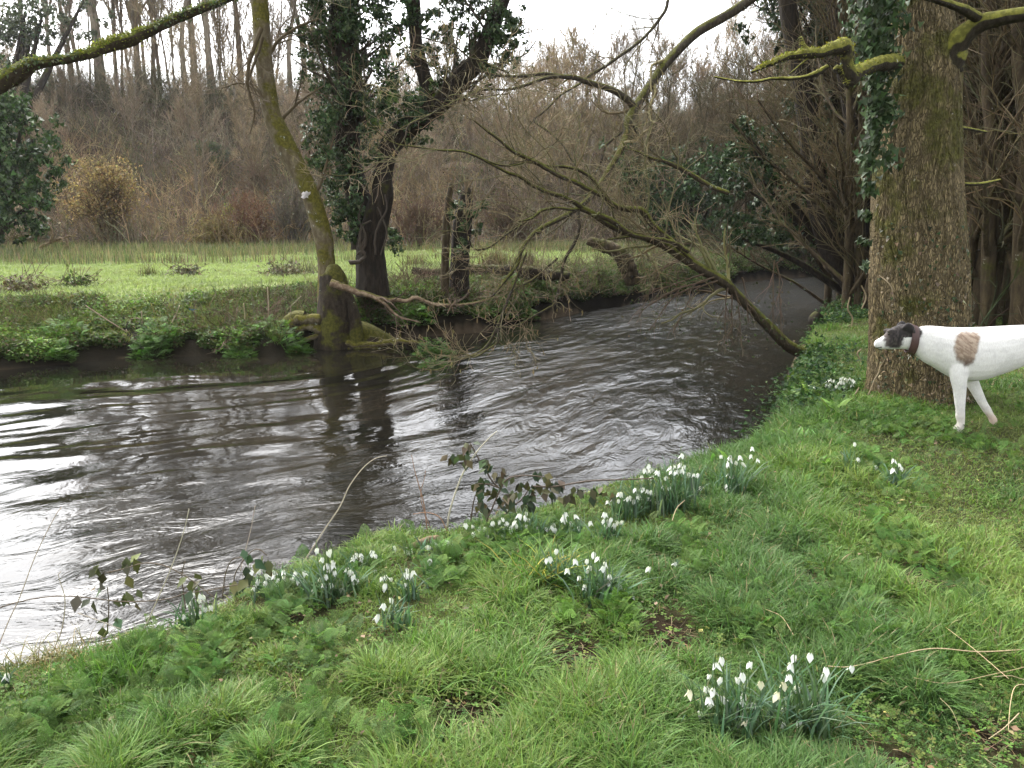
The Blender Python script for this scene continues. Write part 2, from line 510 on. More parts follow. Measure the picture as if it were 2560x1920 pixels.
def axis(segs):
    out = [segs[0][0]]
    for a, b, st in segs:
        n = max(1, int(round((b - a) / st))); out += list(a + (b - a) * (np.arange(n) + 1) / n)
    return np.array(out)
gx = axis([(-900, -100, 80), (-100, -30, 5), (-30, -10, .7), (-10, -4.2, .18), (-4.2, 4.5, .06), (4.5, 11, .16), (11, 32, .8), (32, 100, 5), (100, 900, 80)])
gy = axis([(-300, -20, 40), (-20, 0, 2), (0, 1, .2), (1, 8.5, .06), (8.5, 20, .11), (20, 33, .3), (33, 60, .6), (60, 120, 4), (120, 1000, 60)])
X, Y = np.meshgrid(gx, gy)
Z = height(X, Y)
dn = sdist(X, Y, NEAR); df = sdist(X, Y, FAR); hb = Y - hill_y(X)
f1 = fbm(X * 1.3, Y * 1.3, 21, 4)[..., None]; f2 = fbm(X * 6, Y * 6, 23, 3)[..., None]
soil = np.array([.055, .040, .024]); mud = np.array([.017, .014, .008]); turf = np.array([.060, .095, .022]); lush = np.array([.24, .29, .12]); litter = np.array([.075, .054, .036])  # lush is the meadow, its open-sky brightness put into the colour
c_near = soil * (.6 + .8 * f2) * .6 + turf * (.35 + .65 * sstep(.35, .6, f1)) * .75
mdk = mudmask(X.ravel(), Y.ravel()).reshape(X.shape)[..., None]
c_near = lerp(c_near, np.array([.030, .021, .012]) * (.6 + .8 * f2), np.clip(mdk * 1.4, 0, 1))
wood = sstep(7.5, 10, X)[..., None]
c_near = lerp(c_near, litter * (.6 + .7 * f1), wood)
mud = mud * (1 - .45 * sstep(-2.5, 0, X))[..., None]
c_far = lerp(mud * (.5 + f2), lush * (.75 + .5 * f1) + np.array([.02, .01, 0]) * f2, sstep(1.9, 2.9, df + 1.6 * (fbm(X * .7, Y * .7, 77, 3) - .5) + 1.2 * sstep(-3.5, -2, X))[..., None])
c_hill = litter * (.55 + .8 * f1)
c_far = lerp(c_far, c_hill, sstep(-1.2, 1.0, hb)[..., None])
c_bed = np.array([.06, .045, .028]) * (.5 + f2)
C = np.where((dn <= 0)[..., None], c_near, np.where((df > 0)[..., None], c_far, c_bed))
ny, nx = X.shape
ii = np.arange(nx * ny).reshape(ny, nx)
mb = MB()
mb.add(np.stack([X, Y, Z], -1), [np.stack([ii[:-1, :-1], ii[:-1, 1:], ii[1:, 1:], ii[1:, :-1]], -1).reshape(-1, 4)], C.reshape(-1, 3))
m, nt, p, out = newmat('ground_soil_and_turf')
c = attr(nt)
c = mixc(nt, ramp(nt, noise_tex(nt, 14, 6, .7), .3, .7, 0, .6), c, mixc(nt, 1.0, c, (.45, .42, .38), 'MULTIPLY'))
nt.links.new(c, p.inputs['Base Color']); p.inputs['Roughness'].default_value = .95; p.inputs['Specular IOR Level'].default_value = .08
b = N(nt, 'ShaderNodeBump', Strength=.8, Distance=.03); nt.links.new(noise_tex(nt, 22, 8, .7), b.inputs['Height']); nt.links.new(b.outputs[0], p.inputs['Normal'])
put(mb, 'ground', m, label='grassy river banks, meadow and wooded hillside', kind='structure')

# ------------------------------------------------------------------ the river: a rippled sheet following the current
wx = axis([(-32, -9, .25), (-9, 4, .04), (4, 9, .07), (9, 26, .3)])
wy = axis([(1.2, 3, .045), (3, 12, .04), (12, 20, .08), (20, 46, .3)])
WX, WY = np.meshgrid(wx, wy)
dn = sdist(WX, WY, NEAR); df = sdist(WX, WY, FAR)
across = np.clip(dn / np.maximum(dn - df, .3), -.1, 1.1)          # 0 at the near bank, 1 at the far bank
th = np.interp(WX, [-8, -3, 0, 3, 6, 12], [.35, .5, .45, .6, .85, .8])
s = WX * np.cos(th) + WY * np.sin(th)
a = across * 8.5
warp = 1.1 * (fbm(s * .35, a * .5, 41, 3) - .5)
w1 = fbm(s * .36 + warp, a * 1.75 + warp * 1.5, 43, 3) - .5
w2 = fbm(s * 1.1 + warp, a * 4.2 + warp * 2, 45, 3) - .5
w3 = fbm(s * 4.0, a * 8, 47, 3) - .5
calm = 1 - .90 * sstep(-2.4, -.8, df + 1.2 * (fbm(s * .3, a * .3, 49, 2) - .5)) * sstep(2.5, -1.0, WX)
glide = sstep(.2, -1.8, WX + .8 * (fbm(s * .6, a, 51, 2) - .5)) * sstep(.20, .46, across)         # long smooth standing waves at the left
wz = (w1 * lerp(.030, .085, glide) + w2 * lerp(.016, .014, glide) + w3 * lerp(.008, .002, glide)) * calm
wz *= lerp(1.0, 3.2, sstep(10, 24, WY))
WZ = WATER + wz * .85
keep = ((dn > -.5) & (df < .5))
ii = np.arange(WX.size).reshape(WX.shape)
q = np.stack([ii[:-1, :-1], ii[:-1, 1:], ii[1:, 1:], ii[1:, :-1]], -1)
kq = keep[:-1, :-1] & keep[1:, 1:] & keep[:-1, 1:] & keep[1:, :-1]
mb = MB(); mb.add(np.stack([WX, WY, WZ], -1), [q[kq]], np.stack([s / 100 + .5, across / 2 + .25, calm * (1 - .80 * glide) * .34 * (1 + 1.9 * sstep(11, 22, WY))], -1).reshape(-1, 3))
m, nt, p, out = newmat('peaty_river_water')
n = noise_tex(nt, .9, 4, .6); n2 = noise_tex(nt, 7, 4, .6)
c = mixc(nt, ramp(nt, n, .35, .65), (.005, .005, .004), (.014, .012, .008))
c = mixc(nt, ramp(nt, n2, .35, .7, 0, .5), c, (.010, .009, .006))
nt.links.new(c, p.inputs['Base Color'])
p.inputs['IOR'].default_value = 1.42
p.inputs['Specular IOR Level'].default_value = .6
sep = nt.nodes.new('ShaderNodeSeparateColor'); nt.links.new(attr(nt), sep.inputs[0])
nt.links.new(math_(nt, 'ADD', math_(nt, 'MULTIPLY', sep.outputs[2], .20), .02), p.inputs['Roughness'])
cmb = nt.nodes.new('ShaderNodeCombineXYZ'); nt.links.new(math_(nt, 'MULTIPLY', sep.outputs[0], 100.0), cmb.inputs[0]); nt.links.new(math_(nt, 'MULTIPLY', sep.outputs[1], 17.0), cmb.inputs[1])
def rip(sx, sy, det, dist):
    mp = nt.nodes.new('ShaderNodeMapping'); mp.inputs['Scale'].default_value = (sx, sy, 1); nt.links.new(cmb.outputs[0], mp.inputs[0])
    t = N(nt, 'ShaderNodeTexNoise', Scale=1.0, Detail=det, Roughness=.6, Distortion=dist); nt.links.new(mp.outputs[0], t.inputs['Vector']); return t.outputs['Fac']
na = rip(1.7, 3.7, 4.5, .9); nb = rip(5.5, 11, 3, .6)
hgt = math_(nt, 'MULTIPLY', math_(nt, 'ADD', na, math_(nt, 'MULTIPLY', nb, .16)), sep.outputs[2])
b = N(nt, 'ShaderNodeBump', Strength=1.0, Distance=.066); nt.links.new(hgt, b.inputs['Height']); nt.links.new(b.outputs[0], p.inputs['Normal'])
put(mb, 'river', m, label='dark rippling river reflecting the white sky', kind='structure')

# ------------------------------------------------------------------ helpers for drawn limbs
def limb(frame, pts, Y, w, K=24, jit=.0, r=rng):
    """pts in one frame of the photograph, Y distance (number or list), w widths in source pixels -> (K,3),(K,)"""
    n = len(pts)
    Ys = np.interp(np.linspace(0, 1, n), np.linspace(0, 1, np.size(Y)), np.atleast_1d(Y)) if np.size(Y) != n else np.asarray(Y, float)
    ws = np.interp(np.linspace(0, 1, n), np.linspace(0, 1, np.size(w)), np.atleast_1d(w)) if np.size(w) != n else np.asarray(w, float)
    rows = []
    for (x, y), yy, ww in zip(pts, Ys, ws):
        u, v = frame(x, y); q = at(u, v, yy)
        rows.append([*q, ww / FPX * yy / 2 / cp])
    o = spline(rows, K)
    P, R = o[:, :3].copy(), np.maximum(o[:, 3], .0015)
    if jit: P[1:-1] += r.normal(0, 1, (K - 2, 3)) * (jit * R[1:-1, None])
    return P, R
def Dw(x): return x * DS
F21 = lambda x, y: T(1, 0, x, y)
F31 = lambda x, y: T(2, 0, x, y)
F22 = lambda x, y: T(1, 1, x, y)
F32 = lambda x, y: T(2, 1, x, y)
ONE = np.ones(3)
def stackK(L): return np.stack([a for a, b in L]), np.stack([b for a, b in L])
def twig_cols(r, n, base, dv=.25): return vary(r, base, n, dv, .06)
def limbs_to(mb, L, sides=10, col=ONE):
    P, R = stackK(L); tubes(mb, P, R, sides, col, cap=True)

def lumpy_trunk(mb, P, R, sides, seed, amp=.08, fiss=0.0, flare=0.0, ktheta=3, kz=1.5, ridges=40):
    """one closed tapering trunk along P with uneven girth, vertical fissures and a root flare"""
    K = len(P)
    Tn = nrm(np.gradient(P, axis=0))
    cur = nrm(np.cross(Tn[0], [0, 1, 0.01])); n1 = []
    for k in range(K):
        cur = nrm(cur - Tn[k] * (cur @ Tn[k])); n1.append(cur)
    n1 = np.array(n1); n2 = np.cross(Tn, n1)
    th = np.arange(sides) / sides * 2 * np.pi
    L = np.concatenate([[0], np.cumsum(np.linalg.norm(np.diff(P, axis=0), axis=1))])
    cx, cy = np.cos(th)[None], np.sin(th)[None]
    zz = L[:, None]
    lump = fbm(cx * ktheta * .5 + 10, cy * ktheta * .5 + zz * kz + 10, seed, 3) - .5
    lump = lump + .6 * (fbm(cx * 2 + zz * .8, cy * 2 - zz * 1.1, seed + 5, 3) - .5)
    fis = 0
    if fiss:
        a = th[None] * ridges / (2 * np.pi)
        ph = 1.6 * (fbm(cx * 3 + zz * 1.6, cy * 3 + zz * 1.4, seed + 9, 3) - .5) * 3
        fr = np.abs(((a + ph) % 1.0) - .5) * 2
        brk = sstep(.25, .6, vnoise(a * .9 + ph, zz * 7, seed + 3))
        fis = -fiss * (1 - sstep(0, .5, fr)) * brk + fiss * .5 * (vnoise(a * 2.2, zz * 16, seed + 4) - .5)
    fl = 1 + flare * np.exp(-zz / .28) * (.7 + .6 * np.maximum(0, np.cos(th[None] * 5 + seed)))
    rad = R[:, None] * fl * (1 + amp * 2 * lump) + fis
    V = P[:, None] + rad[..., None] * (n1[:, None] * np.cos(th)[None, :, None] + n2[:, None] * np.sin(th)[None, :, None])
    idx = np.arange(K * sides).reshape(K, sides); nx_ = np.roll(idx, -1, 1)
    q = np.stack([idx[:-1], nx_[:-1], nx_[1:], idx[1:]], -1).reshape(-1, 4)
    Vf = np.concatenate([V.reshape(-1, 3), P[-1:]])
    cap = np.stack([idx[-1], nx_[-1], np.full(sides, K * sides)], -1)
    mb.add(Vf, [q, cap], ONE)
    return V

# ------------------------------------------------------------------ the big tree beside the dog
rows = []
for y, xl, xr in [(885, 1868, 2094), (850, 1872, 2090), (800, 1878, 2088), (700, 1884, 2086), (620, 1884, 2082), (550, 1886, 2080), (400, 1892, 2068), (250, 1906, 2066), (130, 1918, 2066), (60, 1926, 2052), (0, 1932, 2046), (-120, 1935, 2040), (-320, 1935, 2035), (-600, 1930, 2020)]:
    Yc = 7.02
    u, v = D((xl + xr) / 2, y); q = at(u, v, Yc)
    rows.append([*q, (xr - xl) / 2 * DS / FPX * Yc * .985])
base_big = np.array([rows[0][0], rows[0][1], h1(rows[0][0], rows[0][1])])
rows.insert(0, [rows[0][0], 7.02, rows[0][2] - .3, rows[0][3]])
o = spline(rows, 300)
big = thing('mossy_tree', 'thick brown fissured trunk with ivy down its left edge, just behind the white dog', 'tree', base_big)
mb = MB(); Vbig = lumpy_trunk(mb, o[:, :3], o[:, 3], 260, 5, .035, .016, .20, ridges=46)
put(mb, 'trunk', M_BARK_BIG, big)
# mossy limb to the right of the fork, branches off it
L = [limb(D, [(2040, 150), (2062, 100), (2085, 72), (2120, 50), (2165, 38), (2212, 30), (2300, 10), (2440, -40)], [6.9, 6.8, 6.75, 6.7, 6.6, 6.5, 6.4, 6.2], [80, 62, 46, 40, 34, 32, 28, 20], 30, .06),
     limb(D, [(2120, 45), (2090, 25), (2060, 12), (2030, 2), (1990, -8)], [6.7, 6.6, 6.5, 6.4, 6.3], [24, 22, 18, 16, 12], 30, .06)]
mb = MB(); limbs_to(mb, L, 14)
tag(put(mb, 'limb', M_BARK_MOSS, big), 'thick mossy limb forking to the right')
Lb = [limb(F31, [(1400, 395), (1340, 400), (1270, 415), (1190, 440), (1130, 470), (1100, 510), (1085, 450), (1070, 390), (1072, 320), (1050, 290), (980, 312), (900, 340), (820, 340), (760, 352), (690, 362), (610, 395), (530, 430), (460, 465)],
          [6.75, 6.6, 6.5, 6.4, 6.3, 6.25, 6.2, 6.2, 6.2, 6.2, 6.15, 6.1, 6.05, 6, 6, 5.95, 5.9, 5.85], [36, 36, 32, 30, 32, 34, 30, 26, 34, 40, 30, 22, 24, 18, 16, 14, 11, 6], 60, .08),
      limb(F31, [(950, 425), (880, 470), (800, 495), (700, 505), (600, 505), (500, 522), (400, 525), (300, 510), (220, 495)], [6.2, 6.2, 6.2, 6.3, 6.3, 6.4, 6.4, 6.5, 6.5], [10, 14, 9, 9, 7, 7, 6, 5, 4], 60, .08),
      limb(F31, [(1090, 540), (1060, 480), (1010, 440), (1000, 470)], 6.22, [24, 20, 16, 8], 60, .05),
      limb(F31, [(810, 340), (790, 300), (775, 240)], 6.05, [24, 16, 8], 60, .05),
      limb(F31, [(820, 380), (760, 430), (700, 480)], 6.05, [6, 5, 3], 60, .05)]
mb = MB(); limbs_to(mb, Lb, 12)
# moss tufts on the bough
r = np.random.default_rng(3)
P, R = Lb[0]; n = 2600; k = r.integers(14, 58, n)
nv = nrm(r.normal(size=(n, 3)) + [0, 0, .9])
pos = P[k] + nv * R[k, None] * .95 + r.normal(0, .004, (n, 3))
tag(put(mb, 'bough', M_BARK_MOSS, big), 'crooked broken bough thick with yellow moss')
mb = MB(); scatter(mb, LEAF, pos, r.uniform(.008, .024, n), rand_rot(r, n), mixcol(r, [(.20, .20, .025), (.26, .26, .05), (.13, .13, .02)], n))
put(mb, 'moss', M_LEAF, big)
# side shoots right of the trunk
sh = [limb(D, [(2070, 128), (2085, 170), (2105, 225), (2130, 290), (2160, 330), (2200, 400), (2240, 470)], [8.2, 8.4, 8.6, 8.8, 9, 9, 9], [8, 10, 13, 16, 20, 24, 26], 24, .05),
      limb(D, [(2062, 275), (2090, 278), (2130, 285)], [6.9, 7.1, 7.3], [9, 8, 6], 24, .05),
      limb(D, [(2065, 395), (2100, 398), (2130, 395), (2160, 388)], [6.9, 7, 7.1, 7.2], [8, 8, 7, 5], 24, .05)]
for P, R in sh[1:]:
    mb = MB(); tubes(mb, P[None], R[None], 8, ONE, cap=True); put(mb, 'side_shoot', M_BARK_MOSS, big)
# ivy down the left edge
cp_, cs_ = [], []
for (x, y, s, n) in [(1870, 20, 34, 150), (1885, 70, 30, 140), (1878, 120, 28, 110), (1895, 160, 22, 80), (1898, 215, 20, 90), (1915, 235, 18, 70), (1895, 260, 20, 90), (1888, 300, 17, 80), (1878, 350, 13, 60), (1876, 400, 10, 45), (1872, 460, 7, 20), (1870, 520, 6, 14), (1868, 570, 5, 10), (1915, 110, 22, 60), (1920, 20, 26, 90), (1905, -30, 30, 110), (1880, -60, 34, 120), (1925, 335, 12, 26)]:
    u, v = D(x, y); q = at(u, v, 6.72); sc_ = s * DS / FPX * 6.8
    n = int(n * 1.5); pp = q + r.normal(size=(n, 3)) * [sc_ * .75, sc_ * .55, sc_ * .9]
    cp_.append(pp)
pos = np.concatenate(cp_); n = len(pos)
ax = np.interp(pos[:, 2], o[:, 2], o[:, 0]); ar = np.interp(pos[:, 2], o[:, 2], o[:, 3])
dx, dy = pos[:, 0] - ax, pos[:, 1] - 7.02; dd = np.hypot(dx, dy); tgt = np.maximum(dd, ar + .02 + r.uniform(0, .05, n))
pos[:, 0] = ax + dx / dd * tgt; pos[:, 1] = 7.02 + dy / dd * tgt
def face_rot(r, nrmv, jit=.5):
    """leaf plane normal along nrmv, tip hanging down"""
    z = nrm(nrmv + r.normal(0, jit, nrmv.shape))
    y = np.array([0, 0, -1.]) + r.normal(0, .35, nrmv.shape)
    y = nrm(y - z * (y * z).sum(-1, keepdims=True)); x = np.cross(y, z)
    return np.stack([x, y, z], -1)
outv = np.stack([dx / dd, dy / dd, np.full(n, .45)], -1)
mb = MB(); scatter(mb, IVY, pos, r.uniform(.035, .068, n), face_rot(r, outv, .45), mixcol(r, [(.034, .058, .020), (.044, .074, .024), (.062, .095, .034), (.026, .046, .016)], n, .25))
put(mb, 'ivy', M_IVY, big)
# clinging ivy stems and roots near the foot
mb = MB(); LL = []
for pts in [[(1440, 690), (1420, 760), (1400, 810), (1370, 850), (1340, 910), (1315, 950)], [(1240, 500), (1245, 440), (1215, 380), (1230, 300)], [(1290, 730), (1270, 680), (1300, 650)], [(1260, 900), (1240, 930), (1215, 955)], [(1600, 540), (1610, 600), (1640, 660)], [(1310, 220), (1340, 300), (1310, 380)], [(1480, 300), (1470, 220), (1430, 150)]]:
    LL.append(limb(F32, pts, 6.5, [3, 4, 4, 3], 20))
for P, R in LL:
    ax = np.interp(P[:, 2], o[:, 2], o[:, 0]); ar = np.interp(P[:, 2], o[:, 2], o[:, 3])
    dx = np.clip((P[:, 0] - ax) / ar, -.97, .97); P[:, 1] = 7.02 - ar * 1.03 * np.sqrt(1 - dx ** 2)
    P[:, 1] -= np.interp(P[:, 2], [base_big[2], base_big[2] + .5], [.10, .0])
for P, R in LL:
    mb = MB(); tubes(mb, P[None], R[None], 6, (.22, .17, .10)); put(mb, 'ivy_stem', M_DRY, big)
# small ivy leaves spotted over the lower trunk
n = 520; zz = base_big[2] + r.uniform(.0, 1, n) ** 1.5 * 1.5; th = r.uniform(-2.9, -.2, n)
ax = np.interp(zz, o[:, 2], o[:, 0]); ar = np.interp(zz, o[:, 2], o[:, 3]) * (1.03 + .1 * np.exp(-(zz - base_big[2]) / .28))
nv = np.stack([np.cos(th), np.sin(th), np.full(n, .25)], -1)
pos = np.stack([ax + np.cos(th) * ar, 7.02 + np.sin(th) * ar, zz], -1)
mb = MB(); scatter(mb, IVY, pos, r.uniform(.018, .04, n), face_rot(r, nv, .4), mixcol(r, [(.03, .05, .02), (.12, .09, .05), (.05, .07, .03), (.20, .16, .10)], n, .3))
put(mb, 'foot_leaves', M_IVY, big)

# ------------------------------------------------------------------ leaning mossy alder on the far bank
r = np.random.default_rng(21)
pl = [(708, 772), (708, 720), (708, 660), (707, 600), (704, 556), (696, 504), (672, 425), (650, 378), (627, 336), (605, 290), (588, 249), (578, 195), (570, 134), (566, 80), (562, 20), (552, -60), (540, -200), (528, -380)]
wl = [46, 44, 42, 38, 36, 38, 36, 37, 42, 40, 35, 34, 34, 34, 33, 32, 28, 20]
P, R = limb(D, pl, 13.3, [w * DS for w in wl], 150)
lean_top = (P[-1].copy(), R[-1]); b0 = np.array([P[0, 0], P[0, 1], WATER])
lean = thing('leaning_tree', 'pale bent trunk coated in yellow green moss, leaning left on the far bank', 'tree', b0)
mb = MB(); lumpy_trunk(mb, P, R, 48, 8, .06, .006, .15, ridges=20); put(mb, 'trunk', M_BARK_LEAN, lean)
mb = MB(); lumpy_trunk(mb, *limb(D, [(724, 775), (722, 720), (722, 660), (720, 610), (712, 585), (706, 580)], 13.05, [86, 84, 76, 66, 50, 16], 60), 40, 18, .16, .01, .2, ridges=14)
lumpy_trunk(mb, *limb(D, [(722, 600), (738, 618), (752, 640), (765, 690), (770, 760)], 13.0, [30, 30, 26, 34, 46], 50), 24, 28, .14)
lumpy_trunk(mb, *limb(D, [(690, 705), (725, 722), (765, 728), (810, 735), (860, 745)], 13.25, [50, 92, 90, 66, 20], 50), 26, 38, .2)
lumpy_trunk(mb, *limb(D, [(660, 690), (640, 692), (622, 700), (612, 712)], 13.0, [40, 46, 36, 16], 30), 18, 39, .2)
tag(put(mb, 'stump', M_BARK_STOOL, lean), 'swollen dark mossy old stool at the foot of the trunk')
mb = MB(); gu, gv = np.meshgrid(np.linspace(-1, 1, 9), np.linspace(-1, 1, 9)); qv = at(*D(660, 421), 13.09) + np.stack([gu * (.06 + .012 * np.sin(gv * 4)) + .025 * gv, -.03 * (1 - gu ** 2) + r.normal(0, .003, (9, 9)), gv * (.05 + .012 * np.cos(gu * 5))], -1); i9 = np.arange(81).reshape(9, 9); mb.add(qv, [np.stack([i9[:-1, :-1], i9[:-1, 1:], i9[1:, 1:], i9[1:, :-1]], -1).reshape(-1, 4)], (.50, .46, .44))
put(mb, 'peeled_patch', M_DRY, lean)
Ls = [limb(D, [(680, 418), (690, 400), (700, 370), (712, 330), (720, 300)], 13.3, [10, 9, 7, 5, 3], 16, .1),
      limb(D, [(585, 240), (560, 200), (520, 180), (480, 190)], 13.2, [8, 6, 5, 3], 16, .1),
      limb(D, [(600, 270), (625, 240), (660, 210), (700, 185)], 13.4, [9, 8, 6, 3], 16, .1),
      limb(D, [(575, 130), (600, 90), (640, 60), (690, 40)], 13.5, [9, 8, 6, 4], 16, .1),
      limb(D, [(565, 60), (540, 130), (535, 190), (550, 240), (540, 290)], 13.0, [10, 9, 7, 5, 3], 16, .15),
      limb(D, [(568, 80), (556, 120), (540, 170), (555, 205)], 13.1, [8, 6, 5, 3], 16, .1),
      limb(D, [(556, -20), (600, -80), (680, -140), (760, -170)], 13.6, [16, 14, 10, 5], 16, .1),
      limb(D, [(545, -120), (480, -180), (400, -220), (320, -240)], 13.0, [16, 14, 10, 5], 16, .1)]
P, R = stackK(Ls); k1 = kids(r, P, R, 7, .2, 1, .4, 1.2, .5, 1.1, .1, .25, 6, .5, .004)
k2 = kids(r, *k1, 4, .3, 1, .2, .6, .4, 1, .1, .25, 4, .5, .003)
mb = MB(); tubes(mb, P, R, 6, (.10, .075, .04)); tubes(mb, *k1, 4, (.12, .09, .055)); tubes(mb, *k2, 3, (.14, .11, .07))
put(mb, 'branches', M_TWIG, lean)
# the crown above the view, spread left and thickened to darken the river's reflection
tip = lean_top[0]
Lc = []
for k in range(11):
    e = tip + np.array([r.uniform(-6.5, 3.0), r.uniform(-2.5, 3.5), r.uniform(.5, 5.0)])
    Lc.append((spline([[*(tip + [0, 0, r.uniform(-1.2, .2)]), .07], [*(lerp(tip, e, .5) + [0, 0, r.uniform(.2, 1.0)]), .05], [*e, .015]], 16)))
Lc = np.array(Lc); P, R = Lc[:, :, :3], Lc[:, :, 3]
k1 = kids(r, P, R, 16, .15, 1, .8, 2.2, .4, 1.2, .05, .2, 7, .5, .008); k2 = kids(r, *k1, 7, .15, 1, .4, 1.1, .4, 1.1, 0, .25, 5, .55, .006); k3 = kids(r, *k2, 3, .2, 1, .2, .5, .4, 1.1, 0, .25, 3, .6, .005)
mb = MB(); tubes(mb, P, R, 6, (.12, .09, .05)); tubes(mb, *k1, 4, (.12, .09, .055)); tubes(mb, *k2, 3, (.13, .10, .06)); tubes(mb, *k3, 3, (.14, .11, .07))
put(mb, 'crown', M_TWIG, lean)

# ------------------------------------------------------------------ dark forked tree smothered in ivy
r = np.random.default_rng(22)
Yi = 14.0
fork = limb(F21, [(210, 1900), (200, 1720), (195, 1560), (230, 1400), (265, 1260), (275, 1130), (310, 960), (410, 840), (540, 740), (660, 640), (770, 510), (880, 390), (945, 250), (1000, 110), (1050, -20), (1090, -200), (1100, -460)], [Yi] * 17,
            np.array([210, 185, 170, 160, 145, 120, 130, 135, 120, 125, 120, 110, 100, 95, 88, 70, 40]) * TS, 150)
b0 = np.array([fork[0][0, 0], Yi, WATER + .1])
ivyt = thing('ivy_tree', 'dark forked tree smothered in ivy on the far bank, right of the pale leaning trunk', 'tree', b0)
mb = MB(); lumpy_trunk(mb, *fork, 44, 31, .12, .012, .06, ridges=14)
lumpy_trunk(mb, *limb(F21, [(540, 760), (560, 640), (560, 560), (530, 440), (495, 320), (485, 200), (475, 90), (470, -20), (465, -200), (480, -420)], Yi - .05, np.array([100, 90, 82, 80, 76, 76, 84, 82, 60, 34]) * TS, 90), 30, 34, .14, .01, ridges=10)
leftst = limb(F21, [(150, 1600), (130, 1420), (110, 1250), (60, 1050), (50, 850), (60, 650), (50, 450), (20, 250), (10, 80), (40, -80), (70, -260), (80, -480)], Yi + .25, np.array([150, 150, 150, 150, 150, 150, 165, 150, 140, 120, 90, 50]) * TS, 110)
lumpy_trunk(mb, *leftst, 40, 36, .12, .012, ridges=12)
put(mb, 'trunk', M_BARK_DARK, ivyt)
mb = MB()
LL = [limb(F21, p, Yi - .38, np.array(w) * TS, 24, .1) for p, w in [
    ([(150, 1640), (130, 1560), (140, 1460), (200, 1420)], [40, 34, 26, 20]), ([(110, 1640), (160, 1580), (160, 1500), (120, 1400), (150, 1300)], [20, 26, 24, 20, 14]),
    ([(230, 1640), (225, 1540), (250, 1440), (300, 1350), (290, 1250)], [22, 24, 24, 20, 14]), ([(60, 1690), (130, 1680), (160, 1640), (140, 1590), (165, 1530)], [50, 44, 34, 28, 20]),
    ([(260, 1640), (300, 1500), (270, 1400), (240, 1330)], [16, 20, 18, 12])]]
for q_ in [(a_, b_ * .6) for a_, b_ in LL]:
    mb = MB(); limbs_to(mb, [q_], 8, (.06, .045, .03)); put(mb, 'ivy_stem', M_DRY, ivyt)
def ivy_mass(mb, r, clumps, Y, n_per, size, cols, flat=.8, ang=.7):
    for (x, y, s, q) in clumps:
        u, v = D(x, y); c = at(u, v, Y + r.normal(0, .25)); sc_ = s * DS / FPX * Y
        n = int(n_per * q * (s / 30) ** 2)
        sub = max(3, n // 26)
        sc2 = c + r.normal(size=(sub, 3)) * [sc_ * .68, sc_ * .6, sc_ * .62]
        pp = sc2[r.integers(0, sub, n)] + r.normal(size=(n, 3)) * sc_ * .19
        nv = nrm(pp - c + [0, -.4 * sc_, .25 * sc_])
        scatter(mb, IVY, pp, r.uniform(size * .6, size * 1.25, n), face_rot(r, nv, ang), mixcol(r, cols, n, .3))
IVC = [(.034, .060, .020), (.046, .08, .026), (.062, .095, .036), (.022, .040, .015), (.095, .125, .055)]
IVL = [(.09, .13, .025), (.07, .11, .025), (.05, .085, .022)]
cl = []
for x, y, s in [(700, 30, 34), (740, 20, 40), (780, 40, 30), (690, 90, 30), (740, 100, 40), (700, 150, 32), (765, 140, 32), (735, 190, 30), (690, 190, 18), (770, 230, 26), (700, 255, 34), (740, 265, 38), (690, 300, 30), (735, 320, 36), (700, 350, 26), (760, 370, 36), (720, 395, 26), (765, 440, 34), (735, 455, 22), (755, 490, 22), (800, 270, 24), (790, 330, 24),
                (850, 60, 24), (830, 100, 26), (840, 170, 28), (870, 200, 26), (820, 230, 24), (860, 260, 26), (900, 230, 26), (930, 250, 22), (850, 530, 20), (840, 500, 16), (815, 490, 18), (870, 300, 18), (910, 290, 16), (1080, 60, 34), (1100, 100, 26), (1060, 20, 30), (1020, 90, 24), (1070, 140, 24), (1110, 40, 22), (960, 60, 24), (940, 110, 26), (990, 30, 24), (910, 40, 22), (1000, 140, 22), (960, 170, 22), (660, 60, 22), (665, 130, 20), (820, 20, 26), (880, 120, 20)]:
    cl.append((x, y, s, 1.0))
for x in range(660, 1120, 46):  # unseen upper ivy, added to darken the reflection below the tree
    for y in (-40, -110, -180, -250, -330, -410, -490): cl.append((x + r.uniform(-20, 20), y + r.uniform(-20, 20), 34, .7))
mb = MB(); ivy_mass(mb, r, cl, Yi - .1, 460, .062, IVC)
ivy_mass(mb, r, [(830, 190, 22, .7), (850, 215, 20, .6), (808, 225, 14, .6), (812, 250, 12, .6), (860, 80, 14, .35), (1000, 70, 16, .35), (930, 190, 14, .4)], Yi - .5, 120, .08, IVL)
put(mb, 'ivy', M_IVY, ivyt)
P, R = stackK([(fork[0][60:150:3][:30], fork[1][60:150:3][:30] * .35), (leftst[0][30:110:2][:30], leftst[1][30:110:2][:30] * .35)])
k1 = kids(r, P, R, 42, .1, 1, .8, 2.0, .4, 1.2, .25, .22, 7, .45, .006); k2 = kids(r, *k1, 6, .2, 1, .4, 1.0, .4, 1, .15, .25, 5, .5, .004); k3 = kids(r, *k2, 3, .2, 1, .2, .5, .4, 1, .1, .25, 4, .5, .003)
mb = MB(); tubes(mb, *k1, 5, (.06, .045, .03)); tubes(mb, *k2, 3, twig_cols(r, len(k2[0]), (.09, .07, .045))); tubes(mb, *k3, 3, twig_cols(r, len(k3[0]), (.12, .10, .06)))
put(mb, 'branches', M_TWIG, ivyt)

